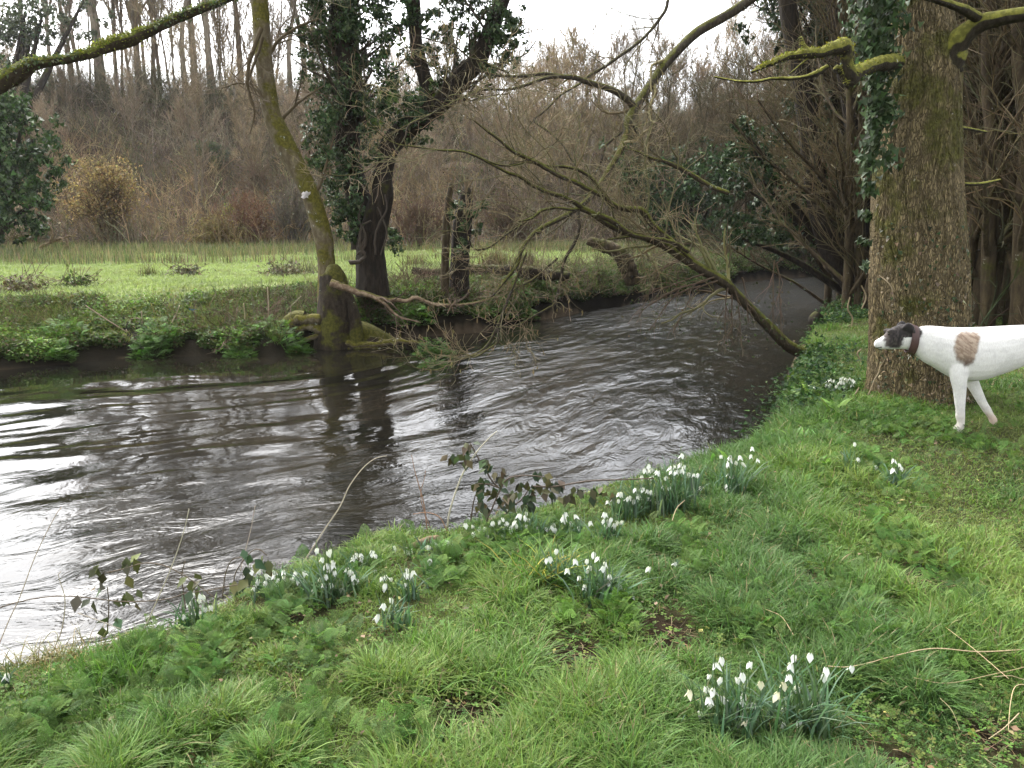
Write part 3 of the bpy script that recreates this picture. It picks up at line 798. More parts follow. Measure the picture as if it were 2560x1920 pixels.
# dead limb hanging from the foot of the leaning tree over the water
r = np.random.default_rng(23)
dl = [limb(F22, [(-60, 170), (20, 200), (110, 230), (200, 255), (300, 284), (360, 282), (420, 292), (485, 268), (560, 295), (610, 312), (700, 316), (790, 312), (880, 298), (970, 272)], 12.6, np.array([50, 46, 40, 34, 28, 26, 24, 26, 20, 22, 18, 16, 14, 10]) * TS, 40, .1),
      limb(F22, [(200, 255), (290, 310), (350, 370), (400, 400), (470, 415), (520, 430)], 12.5, np.array([22, 18, 16, 14, 10, 5]) * TS, 40, .1),
      limb(F22, [(690, 370), (710, 330), (735, 300), (745, 280)], 12.55, np.array([5, 10, 9, 4]) * TS, 40, .1), limb(F22, [(730, 372), (720, 330), (700, 290), (690, 270)], 12.55, np.array([5, 9, 9, 4]) * TS, 40, .1)]
P, R = stackK(dl); k1 = kids(r, P, R, 9, .2, 1, .2, .7, .5, 1.3, -.1, .25, 6, .4, .004)
mb = MB(); tubes(mb, P, R, 8, ONE, cap=True); put_o = put(mb, 'dead_branch', M_BARK_BARE, None, loc=P[0, 0], label='bleached dead branch reaching out over the water from the mossy stool', cat='branch')
mb = MB(); tubes(mb, *k1, 3, (.14, .10, .07)); tag(put(mb, 'twigs', M_TWIG, put_o), kind='stuff')

# ivy stump and thin bare pole
r = np.random.default_rng(24)
P, R = limb(D, [(990, 730), (992, 640), (994, 560), (1000, 480), (1006, 430), (1008, 405)], 15.2, [60, 50, 46, 44, 34, 16], 60)
st = thing('ivy_stump', 'short broken trunk wrapped in dark ivy, beside a thin bare pole', 'tree stump', P[0])
mb = MB(); lumpy_trunk(mb, P, R, 30, 41, .12, .012); put(mb, 'trunk', M_BARK_DARK, st)
mb = MB(); ivy_mass(mb, r, [(1000, 420, 18, 1), (1015, 440, 22, 1), (990, 445, 18, 1), (1025, 465, 20, 1), (1000, 475, 20, 1), (985, 490, 16, 1), (1012, 505, 18, 1), (995, 530, 16, 1), (1005, 560, 14, .8), (990, 590, 13, .7), (1008, 620, 12, .6), (1000, 660, 12, .5)], 14.95, 170, .08, IVC)
put(mb, 'ivy', M_IVY, st)
k = kids(r, np.array([P]), np.array([R]), 12, .8, 1, .3, .8, .3, .9, .3, .2, 5, .3, .005); mb = MB(); tubes(mb, *k, 3, (.2, .15, .09)); put(mb, 'twigs', M_TWIG, st)
mb = MB(); P, R = limb(D, [(956, 735), (960, 640), (962, 560), (965, 480), (970, 430), (976, 395)], 15.0, [24, 20, 20, 20, 16, 12], 50, .05); lumpy_trunk(mb, P, R, 14, 43, .08)
put(mb, 'bare_pole', M_BARK_STEM, None, loc=P[0], label='thin bare dead trunk standing left of the ivy wrapped stump', cat='dead trunk')

# ------------------------------------------------------------------ mossy bough crossing the upper left corner, from a trunk left of the view
r = np.random.default_rng(25)
tb = np.array([-5.4, 6.6, h1(-5.4, 6.6)])
bx = gD(0, 1500)
tb = np.array([-4.6, 2.6, 0]); tb[2] = h1(tb[0], tb[1])
ct = thing('overhanging_tree', 'lichened mossy bough crossing the top left corner, from a tree beyond the edge', 'tree', tb)
bo = limb(D, [(-420, 420), (-260, 300), (-120, 235), (-40, 200), (20, 168), (70, 140), (130, 130), (190, 118), (240, 98), (290, 82), (340, 60), (390, 38), (440, 18), (490, 0), (560, -40), (680, -110)], [3.6, 3.9, 4.2, 4.4, 4.5, 4.6, 4.7, 4.8, 4.9, 4.95, 5, 5.1, 5.1, 5.2, 5.3, 5.5], np.array([80, 60, 48, 40, 34, 26, 19, 21, 27, 25, 20, 19, 16, 13, 10, 7]) * DS, 90, .05)
bo2 = limb(D, [(-300, 320), (-160, 280), (-60, 215), (0, 190), (40, 172), (70, 150)], [3.9, 4.2, 4.4, 4.5, 4.55, 4.6], np.array([44, 36, 30, 20, 17, 12]) * DS, 90, .05)
mb = MB(); tr = spline([[tb[0], tb[1], tb[2] - .3, .34], [tb[0] + .05, tb[1] + .1, 1, .29], [bo[0][0, 0] - .05, bo[0][0, 1] - .1, bo[0][0, 2] - .1, .26], [bo[0][0, 0] - .5, bo[0][0, 1] + .2, 4.5, .22], [bo[0][0, 0] - .8, bo[0][0, 1] + .5, 8, .14]], 80)
lumpy_trunk(mb, tr[:, :3], tr[:, 3], 40, 51, .06, .012, .3, ridges=20); put(mb, 'trunk', M_BARK_STEM, ct)
mb = MB(); lumpy_trunk(mb, *bo, 26, 52, .16, .006); lumpy_trunk(mb, *bo2, 20, 53, .12, .004); put(mb, 'bough', M_BARK_HAZEL, ct)
P, R = bo
def moss_on(P, R, ranges, n):
    k = np.concatenate([r.integers(a, b, int(n * w)) for a, b, w in ranges]); m_ = len(k)
    nv = nrm(r.normal(size=(m_, 3)) * [1, 1, .7] + [0, 0, 1.0])
    return P[k] + nv * (R[k] * r.uniform(.85, 1.25, m_))[:, None] + r.normal(0, .006, (m_, 3)), nv
pos, nv = moss_on(P, R, [(30, 42, .25), (44, 56, .9), (56, 74, .3)], 2600)
mb = MB(); m_ = len(pos); scatter(mb, LEAF, pos, r.uniform(.007, .017, m_), rand_rot(r, m_), mixcol(r, [(.18, .20, .02), (.12, .14, .02), (.24, .25, .05)], m_, .25)); put(mb, 'moss', M_LEAF, ct)
pos, nv = moss_on(P, R, [(26, 44, .45), (56, 80, 1.0)], 1500); m_ = len(pos)
mb = MB(); scatter(mb, IVY, pos, r.uniform(.011, .023, m_), face_rot(r, nv, .6), mixcol(r, [(.10, .13, .06), (.16, .18, .11), (.06, .09, .04)], m_, .25)); put(mb, 'polypody', M_LEAF, ct)

# ------------------------------------------------------------------ leaning mossy tree reaching over the river from the near bank
r = np.random.default_rng(31)
BW = lambda x, y: (1150 + x * 950 / 2212.0, 350 + y * 950 / 2212.0)       # third study frame of the photograph
BS = 950 / 2212.0
K = 40
main = limb(BW, [(2080, 1290), (2010, 1250), (1900, 1190), (1800, 1090), (1700, 990), (1600, 890), (1540, 830), (1420, 760), (1290, 680), (1180, 610), (1050, 560), (960, 540), (860, 490), (760, 420), (700, 395)],
            [10.2, 10.1, 10, 9.9, 9.8, 9.75, 9.7, 9.65, 9.6, 9.55, 9.5, 9.45, 9.4, 9.4, 9.4], np.array([78, 70, 66, 60, 56, 56, 60, 58, 52, 46, 34, 32, 32, 34, 34]) * BS, 90)
base = main[0][0].copy()
hz = thing('leaning_river_tree', 'mossy tree leaning left from the near bank, its branches spread low over the river', 'tree', base)
mb = MB(); lumpy_trunk(mb, *main, 20, 61, .09, .003); put(mb, 'trunk', M_BARK_HAZEL, hz)
bl = [([(1350, 700), (1240, 600), (1160, 530), (1110, 480), (1060, 410), (960, 400), (880, 370), (820, 300), (770, 225), (690, 175), (600, 155), (500, 150), (420, 105)], 9.6, 9.2, [34, 34, 34, 34, 36, 30, 28, 22, 18, 16, 14, 12, 8]),
      ([(820, 320), (740, 285), (660, 240), (570, 205), (480, 150), (390, 105), (300, 60), (230, 0), (150, -60), (60, -130)], 9.3, 8.9, [24, 24, 24, 22, 24, 22, 18, 14, 12, 6]),
      ([(720, 400), (640, 350), (560, 320), (480, 290), (410, 260), (350, 215), (270, 185), (180, 140), (110, 100), (0, 65), (-120, 60), (-260, 40), (-380, 20), (-470, -40), (-540, -110)], 9.4, 8.5, [26, 26, 24, 20, 18, 18, 16, 14, 14, 12, 10, 8, 7, 6, 4]),
      ([(720, 400), (640, 405), (560, 395), (480, 410), (420, 455), (340, 475)], 9.4, 9.2, [18, 16, 14, 16, 14, 6]),
      ([(1330, 650), (1270, 610), (1200, 585), (1120, 575), (1000, 550), (900, 480), (800, 430)], 9.5, 9.2, [24, 22, 24, 24, 26, 30, 28]),
      ([(1560, 310), (1460, 270), (1340, 195), (1240, 145), (1190, 125), (1110, 105), (1040, 70), (960, 50)], 10.2, 9.9, [26, 24, 24, 22, 18, 14, 10, 6]),
      ([(860, 580), (930, 570), (1010, 560)], 9.3, 9.4, [8, 12, 8]),
      ([(110, 100), (230, 145), (330, 145), (420, 115)], 8.9, 9.1, [6, 10, 10, 6])]
LL = [limb(BW, p, [a, b], np.array(w) * BS, K, .09) for p, a, b, w in bl]
for P, R in LL[:8]:
    mb = MB(); lumpy_trunk(mb, P, R * 1.05, 12, int(r.integers(1, 99)), .16); put(mb, 'branch', M_BARK_HAZEL, hz)
P, R = stackK(LL)
P = np.concatenate([P, main[0][30:70][None]]); R = np.concatenate([R, main[1][30:70][None]])
k1 = kids(r, P, R, 10, .05, 1, .5, 1.5, .5, 1.2, .12, .2, 8, .4, .0046)
k2 = kids(r, *k1, 5, .2, 1, .25, .8, .4, 1.1, .08, .25, 6, .55, .0035)
k3 = kids(r, *k2, 3, .2, 1, .12, .4, .4, 1.1, .05, .25, 4, .55, .0025)
mb = MB(); tubes(mb, *k1, 5, twig_cols(r, len(k1[0]), (.115, .10, .045))); tubes(mb, *k2, 4, twig_cols(r, len(k2[0]), (.16, .135, .07))); tubes(mb, *k3, 3, twig_cols(r, len(k3[0]), (.22, .175, .10)))
# hanging sprays of fine twigs near the water
hp = [limb(BW, [(x, y), (x + dx * .5, y + 60), (x + dx, y + L_)], 9.6, [5, 3, 2], 8, .6) for x, y, dx, L_ in [(1480, 800, -380, 160), (1440, 820, -420, 200), (1400, 850, -300, 260), (1560, 860, -20, 330), (1600, 880, 40, 300), (1580, 900, 5, 250), (1500, 820, -260, 300), (1830, 700, -10, 380), (1840, 720, 30, 420), (1640, 800, 40, 260), (1420, 780, -350, 130), (1300, 700, -260, 330)]]
Ph, Rh = stackK(hp); kk = kids(r, Ph, Rh, 9, .1, 1, .15, .5, .3, .9, -.2, .2, 6, .7, .003, droop=.05)
tubes(mb, Ph, Rh, 4, (.10, .07, .045)); tubes(mb, *kk, 3, twig_cols(r, len(kk[0]), (.13, .09, .06)))
put(mb, 'twigs', M_TWIG, hz)
# a few withered and green leaves caught in the drooping part
q = kk[0][:, 3]; n = len(q) * 4; pp = q[r.integers(0, len(q), n)] + r.normal(0, .09, (n, 3))
mb = MB(); scatter(mb, LEAF, pp, r.uniform(.02, .045, n), rand_rot(r, n), mixcol(r, [(.05, .075, .02), (.10, .08, .04), (.03, .045, .016)], n)); put(mb, 'leaves', M_LEAF, hz)

# ------------------------------------------------------------------ arching tree: stem behind, long limb drooping in from the top right
r = np.random.default_rng(32)
foot = gD(1868, 648)
ar = thing('arching_tree', 'dark tree behind the thick trunk whose long limb droops down left across the middle', 'tree', foot)
Yf = foot[1]
st = limb(D, [(1872, 655), (1850, 610), (1815, 570), (1790, 520), (1768, 440), (1755, 340), (1742, 240), (1725, 130), (1700, 0), (1690, -140), (1700, -330)], Yf, np.array([70, 62, 54, 48, 44, 44, 42, 38, 34, 30, 20]) * DS, 80)
st2 = limb(D, [(1885, 655), (1872, 560), (1860, 470), (1850, 380), (1846, 280), (1830, 180), (1810, 60), (1790, -60), (1780, -240)], Yf + .3, np.array([58, 48, 42, 40, 36, 34, 30, 24, 14]) * DS, 80)
mb = MB(); lumpy_trunk(mb, *st, 24, 71, .1, .01, .1); lumpy_trunk(mb, *st2, 22, 72, .1, .01, .1); put(mb, 'trunk', M_BARK_DARK, ar)
A = limb(F31, [(430, -330), (560, -190), (520, -70), (420, 20), (280, 110), (120, 200), (0, 310), (-100, 420), (-180, 530), (-240, 620), (-300, 720), (-340, 790), (-350, 880), (-390, 980), (-450, 1080), (-510, 1180), (-570, 1260), (-660, 1340), (-780, 1410), (-880, 1460), (-950, 1510), (-1020, 1610), (-1050, 1710), (-1130, 1810), (-1210, 1910)],
         np.linspace(Yf, 9.6, 25) * .55 + np.linspace(10.6, 9.4, 25) * .45, np.array([60, 62, 60, 58, 56, 56, 54, 52, 50, 52, 56, 52, 42, 40, 36, 34, 34, 32, 30, 28, 26, 26, 24, 20, 8]) * TS, 110)
def Yat(P, u):
    a, b = proj(P); return float(np.interp(-u, -a, P[:, 1])) if a[0] > a[-1] else float(np.interp(u, a, P[:, 1]))
mb = MB(); lumpy_trunk(mb, *A, 18, 73, .10, .003); put(mb, 'bough', M_BARK_ARCH, ar)
jl = limb(D, [(1700, 0), (1690, -60), (1720, -130), (1700, -210)], [Yf, Yf * .9, Yf * .8, Yf * .75], [30, 26, 26, 20], 40)
Y0 = Yat(A[0], F31(-300, 720)[0])
cl = [([(1905, 715), (1850, 640), (1740, 575), (1600, 530), (1500, 500), (1400, 488), (1300, 473), (1200, 488), (1060, 490), (950, 470), (865, 432), (830, 375), (740, 300), (600, 260), (420, 200), (220, 120), (90, 80), (20, 0)], 0, -1.4, [46, 42, 38, 34, 30, 26, 20, 18, 16, 14, 12, 12, 8, 8, 7, 6, 5, 4]),
      ([(1420, 490), (1330, 500), (1230, 535), (1110, 572), (1000, 575), (900, 580), (790, 625), (650, 700), (560, 750), (440, 805), (420, 880), (350, 980), (230, 1060), (150, 1110), (0, 1130), (-120, 1110), (-190, 1060)], -.4, -1.6, [22, 20, 18, 18, 14, 13, 12, 12, 12, 12, 10, 9, 8, 8, 7, 6, 4]),
      ([(1540, 540), (1420, 610), (1370, 660), (1310, 720), (1250, 775), (1340, 845), (1430, 930), (1480, 1010), (1520, 1075)], -.2, -.8, [14, 13, 12, 12, 14, 14, 12, 12, 8]),
      ([(830, 370), (930, 400), (1040, 450), (1090, 470)], -1, -.8, [10, 10, 10, 6]),
      ([(560, 750), (650, 690), (700, 600), (720, 480)], -1.4, -1.3, [9, 8, 6, 4]),
      ([(1880, 800), (1800, 860), (1700, 950), (1680, 1040), (1640, 1120)], 0, -.1, [16, 14, 16, 14, 8]),
      ([(1890, 800), (1920, 870), (1990, 960), (2050, 1010)], 0, .1, [26, 18, 12, 6]),
      ([(1540, 1340), (1530, 1400), (1540, 1460), (1510, 1560), (1440, 1680), (1420, 1800), (1380, 1950), (1340, 1980), (1250, 2030), (1150, 2090), (1050, 2110)], -.3, -.5, [22, 20, 18, 22, 20, 20, 18, 14, 11, 9, 5]),
      ([(1290, 1490), (1230, 1520), (1120, 1700), (1060, 1810)], -.4, -.5, [24, 14, 9, 4]),
      ([(1200, 1620), (1130, 1800), (1060, 1980), (1010, 2100), (960, 2200), (900, 2260), (830, 2290), (740, 2330), (620, 2380), (500, 2370), (430, 2340), (380, 2300)], -.4, -.9, [14, 16, 16, 16, 14, 14, 14, 12, 10, 8, 6, 4]),
      ([(1010, 2100), (1020, 2190), (960, 2240), (880, 2290), (800, 2280), (745, 2255), (760, 2210)], -.7, -.7, [8, 10, 10, 12, 9, 8, 4]),
      ([(1300, 1340), (1190, 1430), (1080, 1500), (960, 1590), (860, 1600), (820, 1510), (790, 1410)], -.3, -.6, [13, 12, 12, 11, 12, 8, 4]),
      ([(1400, 1660), (1330, 1720), (1240, 1800), (1130, 1850)], -.4, -.5, [14, 14, 12, 8]),
      ([(2110, 0), (2085, 80), (1990, 205), (1900, 290), (1800, 360), (1700, 430), (1600, 490), (1540, 540)], .1, -.2, [20, 20, 18, 18, 18, 18, 18, 14])]
bl = []
for p, a, b, w in cl:
    u0 = F21(*p[0])[0]; y0 = Yat(A[0], min(max(u0, 1250), 1880))
    bl.append(limb(F21, p, [y0 + a, y0 + b], np.array(w) * TS, 44, .08))
for P, R in bl:
    mb = MB(); tubes(mb, P[None], R[None] * 1.0, 9, ONE, cap=True); put(mb, 'branch', M_BARK_ARCH, ar)
P, R = stackK(bl + [(A[0][20:108:2], A[1][20:108:2])])
k1 = kids(r, P, R, 8, .1, 1, .35, 1.2, .4, 1.2, .06, .2, 8, .45, .0046)
k2 = kids(r, *k1, 5, .2, 1, .2, .7, .4, 1.1, .05, .22, 6, .55, .0033)
k3 = kids(r, *k2, 2, .2, 1, .1, .35, .4, 1.1, .03, .25, 4, .55, .0025)
mb = MB(); tubes(mb, *k1, 5, twig_cols(r, len(k1[0]), (.125, .105, .05))); tubes(mb, *k2, 3, twig_cols(r, len(k2[0]), (.19, .155, .085))); tubes(mb, *k3, 3, twig_cols(r, len(k3[0]), (.25, .20, .12)))
put(mb, 'twigs', M_TWIG, ar)
def catkins(r, src, n, col=(.24, .19, .085)):
    q = src[r.integers(0, len(src), n), -1]; L = r.uniform(.035, .07, n)
    P = np.stack([q, q + np.stack([r.normal(0, .006, n), r.normal(0, .006, n), -L * .5], -1), q + np.stack([r.normal(0, .01, n), r.normal(0, .01, n), -L], -1)], 1)
    mb = MB(); tubes(mb, P, np.tile([[.004, .0065, .003]], (n, 1)), 4, vary(r, col, n, .2, .06)); return mb
tag(put(catkins(r, k2[0], 420), 'catkins', M_LEAF, ar), kind='stuff')

# ------------------------------------------------------------------ crowns of upright stems: generator for bare trees
def bare_tree(seed, H=13., r0=.2, lean=.04, n1=16, n2=6, n3=5, l1=(2.2, 4.2), ang=(.35, .8), up=.22, crown0=.3, twig=(.15, .115, .085), forks=1, rmin=.010, sides=8):
    r = np.random.default_rng(seed)
    Kt = 14; tr = []
    for f in range(forks):
        p = np.zeros((Kt, 3)); d = nrm(np.array([r.normal(0, lean) + (f - (forks - 1) / 2) * .12, r.normal(0, lean), 1.]))
        p[0] = [(f - (forks - 1) / 2) * r0 * 1.2, r.normal(0, .1) if f else 0, -.4]
        for k in range(1, Kt):
            p[k] = p[k - 1] + d * (H * r.uniform(.85, 1) / (Kt - 1)); d = nrm(d + r.normal(0, .06, 3) + [0, 0, .08])
        tr.append((p, r0 * np.linspace(1.08, .12, Kt) * (1 if f == 0 else .7)))
    P, R = stackK(tr)
    k1 = kids(r, P, R, n1, crown0, 1, *l1, *ang, up, .12, 8, .5, .02, .25)
    k2 = kids(r, *k1, n2 + 2, .12, 1, l1[0] * .35, l1[1] * .45, .3, .9, up * .8, .16, 6, .5, rmin * 1.2)
    k3 = kids(r, *k2, n3 + 1, .15, 1, .35, 1.1, .3, .9, up * .7, .2, 4, .6, rmin)
    mt = MB(); tubes(mt, P, R, sides, ONE, cap=True); tubes(mt, *k1, 5, ONE)
    mc = MB(); tubes(mc, *k2, 3, twig_cols(r, len(k2[0]), np.array(twig) * .85)); tubes(mc, *k3, 3, twig_cols(r, len(k3[0]), twig))
    return mt.mesh('trunk'), mc.mesh('crown'), (P, R, k1, k2, k3)
def plant(protos, mat_t, mat_c, spots, names):
    """spots: (proto index, xyz, scale, rot, label, group)"""
    made = {}
    out = []
    for pi, loc, s, rz, name, label, group in spots:
        t = thing(name, label, 'tree', loc, group)
        t.rotation_euler = (0, 0, rz); t.scale = s if isinstance(s, tuple) else (s, s, s)
        for nm, me, mt in (('trunk', protos[pi][0], mat_t), ('crown', protos[pi][1], mat_c)):
            if (pi, nm) in made:
                o = made[(pi, nm)].copy()
            else:
                if not me.materials: me.materials.append(mt)
                o = bpy.data.objects.new(nm, me); made[(pi, nm)] = o
            COL.objects.link(o); o.parent = t
        out.append(t)
    return out

# bare trees on the hill crest
r = np.random.default_rng(41)
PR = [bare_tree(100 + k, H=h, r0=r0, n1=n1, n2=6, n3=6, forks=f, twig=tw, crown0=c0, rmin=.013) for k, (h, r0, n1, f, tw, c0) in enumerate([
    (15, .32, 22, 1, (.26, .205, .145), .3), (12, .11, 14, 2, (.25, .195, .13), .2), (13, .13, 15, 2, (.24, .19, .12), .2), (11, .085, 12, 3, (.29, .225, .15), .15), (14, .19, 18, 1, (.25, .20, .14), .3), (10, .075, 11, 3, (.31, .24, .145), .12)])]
def fit(loc, s, px, elev, H):
    """scale that lets a tree of height H end at the given elevation seen from the path"""
    return min(s, max(.25, (loc[1] * math.tan(math.radians(elev)) + EYE - loc[2]) / H))
HP = [15, 12, 13, 11, 14, 10]
spots = []
GC = 'bare trees along the hilltop'
SH = 'slender bare tree in the crowded row along the hilltop'
def crest_at(x_px, extra=0):
    """a point on the hilltop seen at display column x_px"""
    Yc = 52 + extra
    for _ in range(4):
        x = (x_px * DS - 1280) / FPX * Yc * cp; Yc = hill_y(x) + 19.5 + extra
    return np.array([x, Yc, h1(x, Yc)])
big_px = [(248, 0, 1.0, 'thick pale trunked bare tree on the hilltop, leftmost of the stout ones'), (420, 4, .95, 'stout bare tree on the hilltop right of the mossy bough, behind the leaning trunk')]
for px, pi, s, lab in big_px: spots.append((pi, crest_at(px), s, r.uniform(0, 6.28), 'bare_tree', lab, GC))
for px in [90, 140, 190, 215, 285, 310, 335, 352, 372, 392, 445, 468, 490, 512, 540, 575, 610, 640, 668, 700, 740, 800, 850, 890, 925, 955, 985, 1015, 1050, 1085, 1120, 1160]:
    pi = int(r.integers(1, 6)); loc = crest_at(px + r.uniform(-8, 8), r.uniform(0, 6)); s = r.uniform(.8, 1.2)
    if px > 720: s = fit(loc, s, px, r.uniform(9, 12.3), HP[pi])
    if px < 560: s = (s, s, s * r.uniform(1.4, 1.75))
    spots.append((pi, loc, s, r.uniform(0, 6.28), 'bare_tree', SH, GC))
# paler bare trees standing on the slope and beyond the river bend
GM = 'bare brown trees beyond the river bend'
SM = 'tall bare brown tree among the thicket beyond the river bend'
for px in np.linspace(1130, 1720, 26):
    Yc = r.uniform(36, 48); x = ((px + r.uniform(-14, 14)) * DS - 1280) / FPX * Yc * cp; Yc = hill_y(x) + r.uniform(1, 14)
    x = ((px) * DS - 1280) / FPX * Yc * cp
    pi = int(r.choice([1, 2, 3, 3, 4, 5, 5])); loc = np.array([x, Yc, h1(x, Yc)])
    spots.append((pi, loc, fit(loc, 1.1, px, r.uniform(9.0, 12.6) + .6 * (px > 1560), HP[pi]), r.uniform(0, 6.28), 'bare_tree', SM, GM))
GS = 'thin bare trees on the hillside'
SS = 'thin bare tree growing on the brown hillside'
for px, hbk in [(60, 10), (110, 8), (170, 14), (300, 12), (435, 5), (438, 15), (530, 11), (560, 7), (620, 12), (655, 9), (690, 14), (870, 8), (905, 13), (940, 6), (1030, 12), (1060, 7), (1100, 12)]:
    x = 0; Yc = 38
    for _ in range(3): x = (px * DS - 1280) / FPX * Yc * cp; Yc = hill_y(x) + hbk
    spots.append((int(r.choice([1, 3, 5])), np.array([x, Yc, h1(x, Yc)]), r.uniform(.35, .6), r.uniform(0, 6.28), 'bare_tree', SS, GS))
M_TWIGF = leaf_mat('far_twigs', .8, 0, .2)
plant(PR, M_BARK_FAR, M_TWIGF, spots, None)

# woodland stems right of the big trunk and behind it on the near bank
r = np.random.default_rng(42)
PW = [bare_tree(200 + k, H=h, r0=r0, n1=n1, n2=7, n3=5, forks=f, twig=tw, crown0=c0, rmin=.0055, l1=(1.6, 3.4), ang=(.4, 1.1), up=.15, sides=14) for k, (h, r0, n1, f, tw, c0) in enumerate([
    (10, .17, 20, 2, (.09, .08, .04), .12), (9, .11, 18, 3, (.115, .088, .045), .1), (11, .15, 20, 1, (.085, .08, .036), .15), (8, .08, 16, 3, (.115, .092, .046), .08)])]
spots = []
GW = 'woodland trees on the near bank right of the thick trunk'
SW = 'mossy brown woodland stem among others right of the thick trunk'
for px, Yc, pi, s in [(2098, 13, 2, 1), (2120, 11.0, 0, .8), (2136, 14, 1, 1), (2150, 12.2, 2, .9), (2172, 10.8, 1, .9), (2180, 15, 0, 1.1), (2196, 12.8, 2, 1), (2210, 11.6, 0, .9), (2235, 10.4, 1, 1), (2260, 12.6, 2, 1.1), (2300, 11, 0, 1), (2160, 18, 2, 1.2), (2110, 19, 0, 1.2), (2210, 19, 2, 1.2), (2360, 13, 1, 1.1), (2130, 23, 2, 1.3), (2080, 22, 0, 1.3), (2190, 24, 0, 1.3), (2260, 22, 2, 1.2)]:
    x = (px * DS - 1280) / FPX * Yc * cp
    spots.append((pi, np.array([x, Yc, h1(x, Yc)]), s, r.uniform(0, 6.28), 'woodland_tree', SW, GW))
GB = 'trees on the near bank behind the thick trunk'
SB = 'dark twiggy tree on the near bank between the thick trunk and the river bend'
for px, Yc, pi, s in [(1830, 18.5, 1, 1.1), (1862, 16.4, 3, 1.2), (1885, 15, 1, 1), (1900, 19, 2, 1.1), (1940, 17, 0, 1), (1850, 22, 0, 1.2), (1890, 25, 2, 1.3), (1835, 27, 0, 1.3), (1990, 16, 1, 1), (2040, 18, 0, 1), (1980, 22, 2, 1.2), (1930, 27, 0, 1.3), (1870, 13.2, 3, 1)]:
    x = (px * DS - 1280) / FPX * Yc * cp
    spots.append((pi, np.array([x, Yc, h1(x, Yc)]), s, r.uniform(0, 6.28), 'woodland_tree', SB, GB))
GF = 'trees on the far bank at the river bend'
SF = 'twiggy brown tree on the far bank at the river bend'
for px, Yc, pi, s in [(1340, 30.5, 3, 1), (1400, 31.5, 1, .9), (1450, 33, 3, 1.1), (1500, 34, 1, 1.1), (1545, 35, 0, 1.1), (1580, 36, 1, 1.2), (1620, 36, 0, 1.3), (1680, 37, 2, 1.4), (1420, 34, 0, 1), (1490, 36, 2, 1.1), (1720, 38, 1, 1.5), (1760, 40, 0, 1.5), (1800, 41, 2, 1.5), (1840, 42, 0, 1.5)]:
    x = (px * DS - 1280) / FPX * Yc * cp; loc = np.array([x, Yc, h1(x, Yc)])
    if px < 1700: s = fit(loc, s, px, r.uniform(7.5, 11.5), 10)
    spots.append((pi, loc, s, r.uniform(0, 6.28), 'woodland_tree', SF, GF))
plant(PW, M_BARK_STEM, M_TWIG, spots, None)

# evergreen ivy-laden crowns
def evergreen(name, label, cat, foot, clumps, Y, size, cols, n_per=150, stems=3, group=None, seed=1, top=None):
    r = np.random.default_rng(seed)
    t = thing(name, label, cat, foot, group)
    mb = MB(); ivy_mass(mb, r, clumps, Y, n_per, size, cols, ang=.9); put(mb, 'foliage', M_IVY, t)
    cs = np.array([at(*D(c[0], c[1]), Y) for c in clumps])
    L = []
    for k in r.choice(len(cs), min(len(cs), stems), replace=False):
        e = cs[k]; m_ = lerp(foot, e, .5) + r.normal(0, .15, 3)
        L.append((spline([[*(foot - [0, 0, .3]), .09], [*m_, .06], [*e, .02]], 20)))
    P = np.array(L); mb = MB(); tubes(mb, P[:, :, :3], P[:, :, 3] * Y / 16, 8, ONE, cap=True); put(mb, 'stem' if len(L) == 1 else 'stems', M_BARK_DARK, t)
    return t
r = np.random.default_rng(43)
def cloud(x0, x1, y0, y1, n, s): return [(r.uniform(x0, x1), r.uniform(y0, y1), r.uniform(s * .7, s * 1.25), 1) for _ in range(n)]
foot = gD(-30, 600)
hc = [(x, y, s, 1) for x, y, s in [(20, 210, 34), (-20, 230, 40), (50, 250, 34), (10, 280, 40), (70, 300, 32), (-10, 340, 44), (50, 340, 40), (95, 340, 26), (20, 390, 40), (80, 390, 34), (110, 375, 20), (50, 430, 36), (95, 430, 26), (10, 450, 40), (40, 480, 28), (-30, 420, 44), (0, 510, 26), (-60, 300, 50), (-60, 400, 50), (-70, 200, 46)]]
evergreen('holly_bush', 'tall dark glossy evergreen bush at the left edge beyond the meadow', 'bush', at(*D(-30, 548), 27), hc, 26.5, .15, [(.032, .062, .016), (.045, .085, .02), (.06, .10, .03), (.02, .038, .011), (.10, .13, .07)], 230, 6, seed=5)
evergreen('ivy_laden_tree', 'grey green ivy laden tree crown at the upper left corner above the mossy bough', 'tree', crest_at(30, -8), cloud(-60, 90, 10, 130, 14, 34) + cloud(90, 240, 0, 80, 8, 24) + cloud(-60, 40, 120, 220, 8, 36), 44, .17, [(.085, .10, .055), (.11, .13, .075), (.065, .08, .045)], 190, 8, seed=6)
evergreen('ivy_laden_tree', 'tall ivy laden tree with dark crown left of the thick trunk, above the river bend', 'tree', np.array([7.9, 17.0, h1(7.9, 17.0)]), cloud(1640, 1860, -60, 120, 26, 34) + cloud(1680, 1870, 80, 330, 30, 26), 16.5, .085, [(.035, .055, .022), (.05, .072, .032), (.025, .038, .016)], 120, 8, seed=7)
evergreen('ivy_bush', 'dark green ivy thicket on the far bank at the bend behind the mossy branches', 'bush', np.array([6.2, 30.8, h1(6.2, 30.8)]), cloud(1340, 1560, 330, 480, 22, 30) + cloud(1370, 1560, 440, 600, 18, 28), 30.5, .14, [(.04, .075, .026), (.055, .095, .032), (.028, .05, .018)], 190, 8, seed=8)
evergreen('ivy_bush', 'dark ivy thicket overhanging the water at the river bend', 'bush', np.array([7.0, 15.6, h1(7.0, 15.6)]), cloud(1560, 1790, 280, 430, 20, 24) + cloud(1560, 1840, 400, 530, 24, 22), 15.5, .075, [(.035, .062, .022), (.048, .08, .028), (.024, .042, .016)], 260, 8, seed=9)
